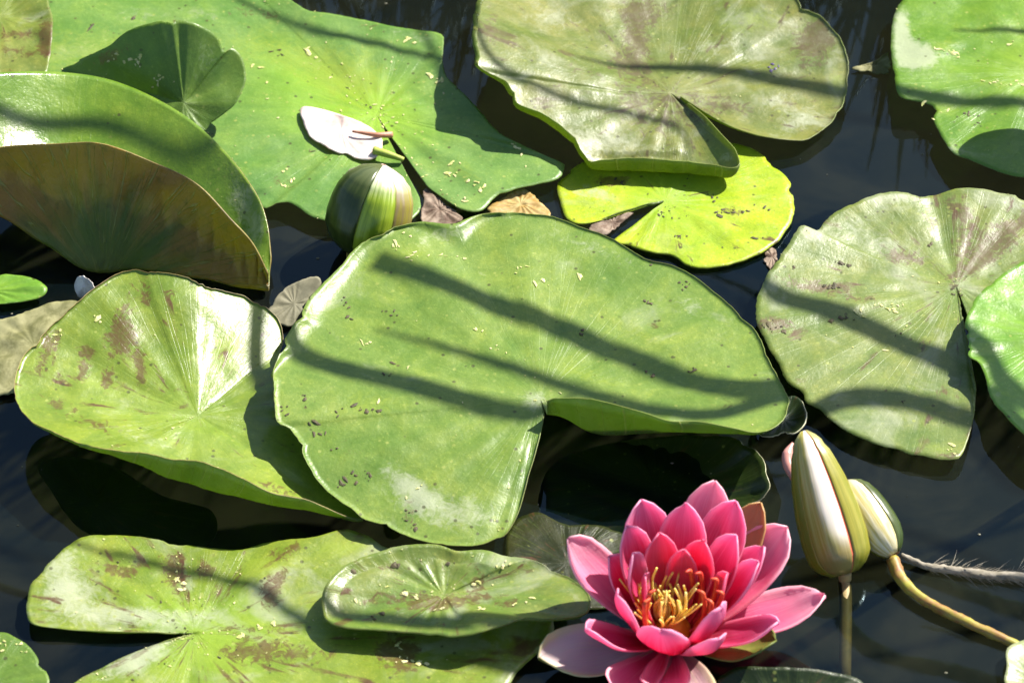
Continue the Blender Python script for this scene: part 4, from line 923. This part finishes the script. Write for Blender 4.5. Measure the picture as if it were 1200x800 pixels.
# ------------------------------------------------------------------ reeds arching over the pond (their shadows lie on the pads)
m_reed = plain_mat("reed_leaf", (0.09, 0.15, 0.03), (0.14, 0.20, 0.05), 60, 0.45, 0.25)
from mathutils.bvhtree import BVHTree
bv, bf = [], []
for o in SURF.values():
    b0 = len(bv); bv += [v.co.copy() for v in o.data.vertices]; bf += [tuple(b0 + i for i in p.vertices) for p in o.data.polygons]
TREE = BVHTree.FromPolygons(bv, bf)
def lies_at(x, y, h):
    p = at(x, y, 0); d = (p - cam.location).normalized()
    hit = TREE.ray_cast(cam.location, d)
    return hit[0] if hit[0] is not None else at(x, y, h)
def reed(label, G, t, foot, h=16):
    """G: (px, py, shadow width px) along the shadow at height h mm; t: metres along the sun's ray"""
    g = [at(q[0], q[1], q[3]) if len(q) > 3 else lies_at(q[0], q[1], h) for q in G]
    P, Wd, D = [], [], []
    G = [q[:3] for q in G]
    for i, p in enumerate(g):
        tt = t[0] + (t[1] - t[0]) * i / (len(g) - 1)
        P.append(p + S * tt)
        a, b = g[max(i - 1, 0)], g[min(i + 1, len(g) - 1)]
        d = (b - a); d.z = 0; d.normalize(); s_ = Vector((-d.y, d.x, 0))
        Wd.append(0.68 * G[i][2] * MM / 0.67 * 0.5 / max(0.5, abs(s_.y)) * abs(s_.y)); D.append(s_)
    for f in foot: P.append(Vector(f)); Wd.append(max(Wd[-1], 0.004)); D.append(D[-1])
    n = (len(P) - 1) * 10
    vs, fs = [], []
    for i in range(n + 1):
        u = min(i / 10, len(P) - 1 - 1e-6); k = int(u); f = u - k
        c = catmull(P, u, False); w = Wd[k] * (1 - f) + Wd[k + 1] * f; s_ = (D[k] * (1 - f) + D[k + 1] * f).normalized()
        vs += [c - s_ * w, c + Vector((0, 0, -0.15 * w)), c + s_ * w, c + Vector((0, 0, -0.15 * w - 0.0008))]
    for i in range(n):
        a = i * 4
        for j in range(4): fs.append((a + j, a + (j + 1) % 4, a + 4 + (j + 1) % 4, a + 4 + j))
    o = mesh_obj("reed_leaf", vs, fs, [m_reed])
    return tag(o, label, "reed", "reed leaves arching over the pond")
RL = "long green reed leaf arching over the pond outside the picture"
def right_foot(x, y, z=0.30): return [(x, y, z), (x + 0.10, y + 0.05, z * 0.4), (x + 0.12, y + 0.06, -0.2)]
reed(RL, [(438, 305, 27), (650, 383, 33), (890, 456, 37), (1000, 466, 34), (1134, 490, 34), (1260, 520, 34)], (0.60, 0.58), right_foot(0.85, 0.32, 0.42))
reed(RL, [(440, 385, 4), (600, 430, 18), (812, 486, 26), (900, 512, 24), (1000, 545, 20), (1150, 595, 20), (1300, 640, 20)], (0.60, 0.58), right_foot(0.82, 0.22, 0.42))
reed(RL, [(285, 345, 28), (345, 404, 32), (480, 450, 32), (620, 484, 27), (655, 492, 2)][::-1], (0.60, 0.60), [at(200, 320, 16) + S * .60, at(60, 250, 16) + S * .58, at(-300, 150, 16) + S * .50, at(-900, 100, 0) + S * 0.28, at(-1100, 100, 0) - Vector((0, 0, .2))])
reed(RL, [(850, 161, 4), (788, 146, 11), (643, 107, 13), (572, 62, 13), (520, 0, 10), (440, -60, 10), (300, -150, 10)], (0.60, 0.60), [at(100, -250, 0) + S * 0.40, at(-100, -330, 0) + S * .2, at(-200, -350, 0) - Vector((0, 0, .2))], h=26)
reed(RL, [(675, 66, 4), (800, 80, 18), (950, 101, 26), (1060, 107, 22), (1200, 121, 21), (1300, 135, 20)], (0.60, 0.60), right_foot(0.80, 0.45, 0.36), h=20)
reed(RL, [(880, 325, 6), (905, 341, 30), (1004, 377, 36), (1130, 436, 36), (1180, 452, 38), (1250, 475, 38)], (0.60, 0.60), right_foot(0.88, 0.36, 0.42), h=9)
reed(RL, [(1115, 35, 3), (1200, 37, 11), (1300, 42, 10)], (0.44, 0.44), right_foot(0.80, 0.5), h=13)
reed(RL, [(520, 72, 9), (433, 50, 13), (373, 37, 12), (320, 20, 8), (260, -10, 8), (100, -90, 8)], (0.50, 0.50), [at(-200, -180, 0) + S * .40, at(-350, -200, 0) - Vector((0, 0, .2))], h=10)
reed(RL, [(330, 196, 4, 18), (245, 170, 13), (120, 146, 16), (10, 134, 16), (-120, 115, 14, 50), (-400, 80, 14, 50)], (0.60, 0.60), [at(-800, 60, 0) + S * .36, at(-1000, 60, 0) - Vector((0, 0, .2))], h=18)
reed(RL, [(690, 800, 30, 4), (620, 778, 40, 4), (550, 758, 40, 5), (470, 728, 26, 9), (383, 706, 20), (300, 687, 14), (180, 660, 12), (100, 640, 8), (-60, 600, 8), (-400, 520, 8)], (0.62, 0.62), [at(-900, 420, 0) + S * .45, at(-1100, 400, 0) - Vector((0, 0, .2))], h=9)  # blade widened at the right to add shade beside the flower
# raised pad outside the frame at the right, shading the corner of the top right pad
g = [(1131, 180), (1140, 161), (1165, 151), (1200, 150), (1260, 158), (1290, 190), (1250, 215), (1180, 210)]
c0 = at(1210, 180, 12) + S * 0.085
vs = [c0]; fs = []
for x, y in g:
    vs.append(at(x, y, 12) + S * 0.085)
pts = [v.copy() for v in vs[1:]]
NN = 64; vs = [c0]; at_ = [(0, 0, 0)]
for i in range(NN):
    p = catmull(pts, i / NN * len(pts), True)
    for rr in (0.35, 0.7, 1.0):
        vs.append(c0 + (p - c0) * rr + Vector((0, 0, 0.004 * rr * rr))); d = p - c0; l = d.length
        at_.append((d.x / l, d.y / l, rr))
for i in range(NN):
    a, b = 1 + i * 3, 1 + ((i + 1) % NN) * 3
    fs.append((0, b, a)); fs += [(a, b, b + 1, a + 1), (a + 1, b + 1, b + 2, a + 2)]
if (vs[fs[0][1]] - vs[0]).cross(vs[fs[0][2]] - vs[0]).z < 0: fs = [tuple(reversed(f)) for f in fs]
lift = mesh_obj("lily_pad", vs, fs, LM(m_right), attr=at_); finish_leaf(lift)
tag(lift, "green pad held above the water beyond the right edge near the top right pad", "lily pad")
tube("stem", [c0 + Vector((0, 0, -0.001)), c0 + Vector((0.01, 0, -0.06)), c0 + Vector((0.02, 0.01, -0.3))], [0.004] * 3, m_stem, parent=lift)

# ------------------------------------------------------------------ unseen sedge tufts added behind the frame to darken the water's reflections
r = random.Random(21)
vs, fs = [], []
for i in range(150):
    a = r.uniform(0, 6.283); d = r.uniform(0, 0.05); h = r.uniform(0.13, 0.25); ln = r.uniform(0.1, 0.6); w = r.uniform(0.003, 0.006)
    p = Vector((math.cos(a) * d, math.sin(a) * d, -0.02)); o = Vector((math.cos(a), math.sin(a), 0)); sd = Vector((-o.y, o.x, 0))
    for j in range(6):
        f = j / 5; c = p + o * h * ln * f * f * 0.6 + Vector((0, 0, (h + .02) * f * (1 - 0.25 * ln * f))); ww = w * (1 - f ** 2) + 0.0003
        vs += [c - sd * ww, c + o * 0.0012, c + sd * ww, c - o * 0.0008]
    b = len(vs) - 24
    for j in range(5):
        for q in range(4): fs.append((b + j * 4 + q, b + j * 4 + (q + 1) % 4, b + j * 4 + 4 + (q + 1) % 4, b + j * 4 + 4 + q))
m_sedge = plain_mat("sedge", (0.03, 0.055, 0.012), (0.05, 0.08, 0.02), 60, 0.5, 0.2)
tuft = mesh_obj("added_sedge_tuft", vs, fs, [m_sedge])
first = True
for i in range(17):
    t_ = tuft if first else tuft.copy()
    if not first: COL.objects.link(t_)
    first = False
    t_.location = (-0.62 + i * 0.078 + r.uniform(-.02, .02), 0.50 + r.uniform(-.03, .05), 0); t_.rotation_euler.z = r.uniform(0, 6.28)
    s_ = r.uniform(0.8, 1.1); t_.scale = (s_, s_, s_)
    tag(t_, "low green sedge tuft added unseen beyond the top to darken the mirrored water", "sedge", "sedge tufts added to darken the water")
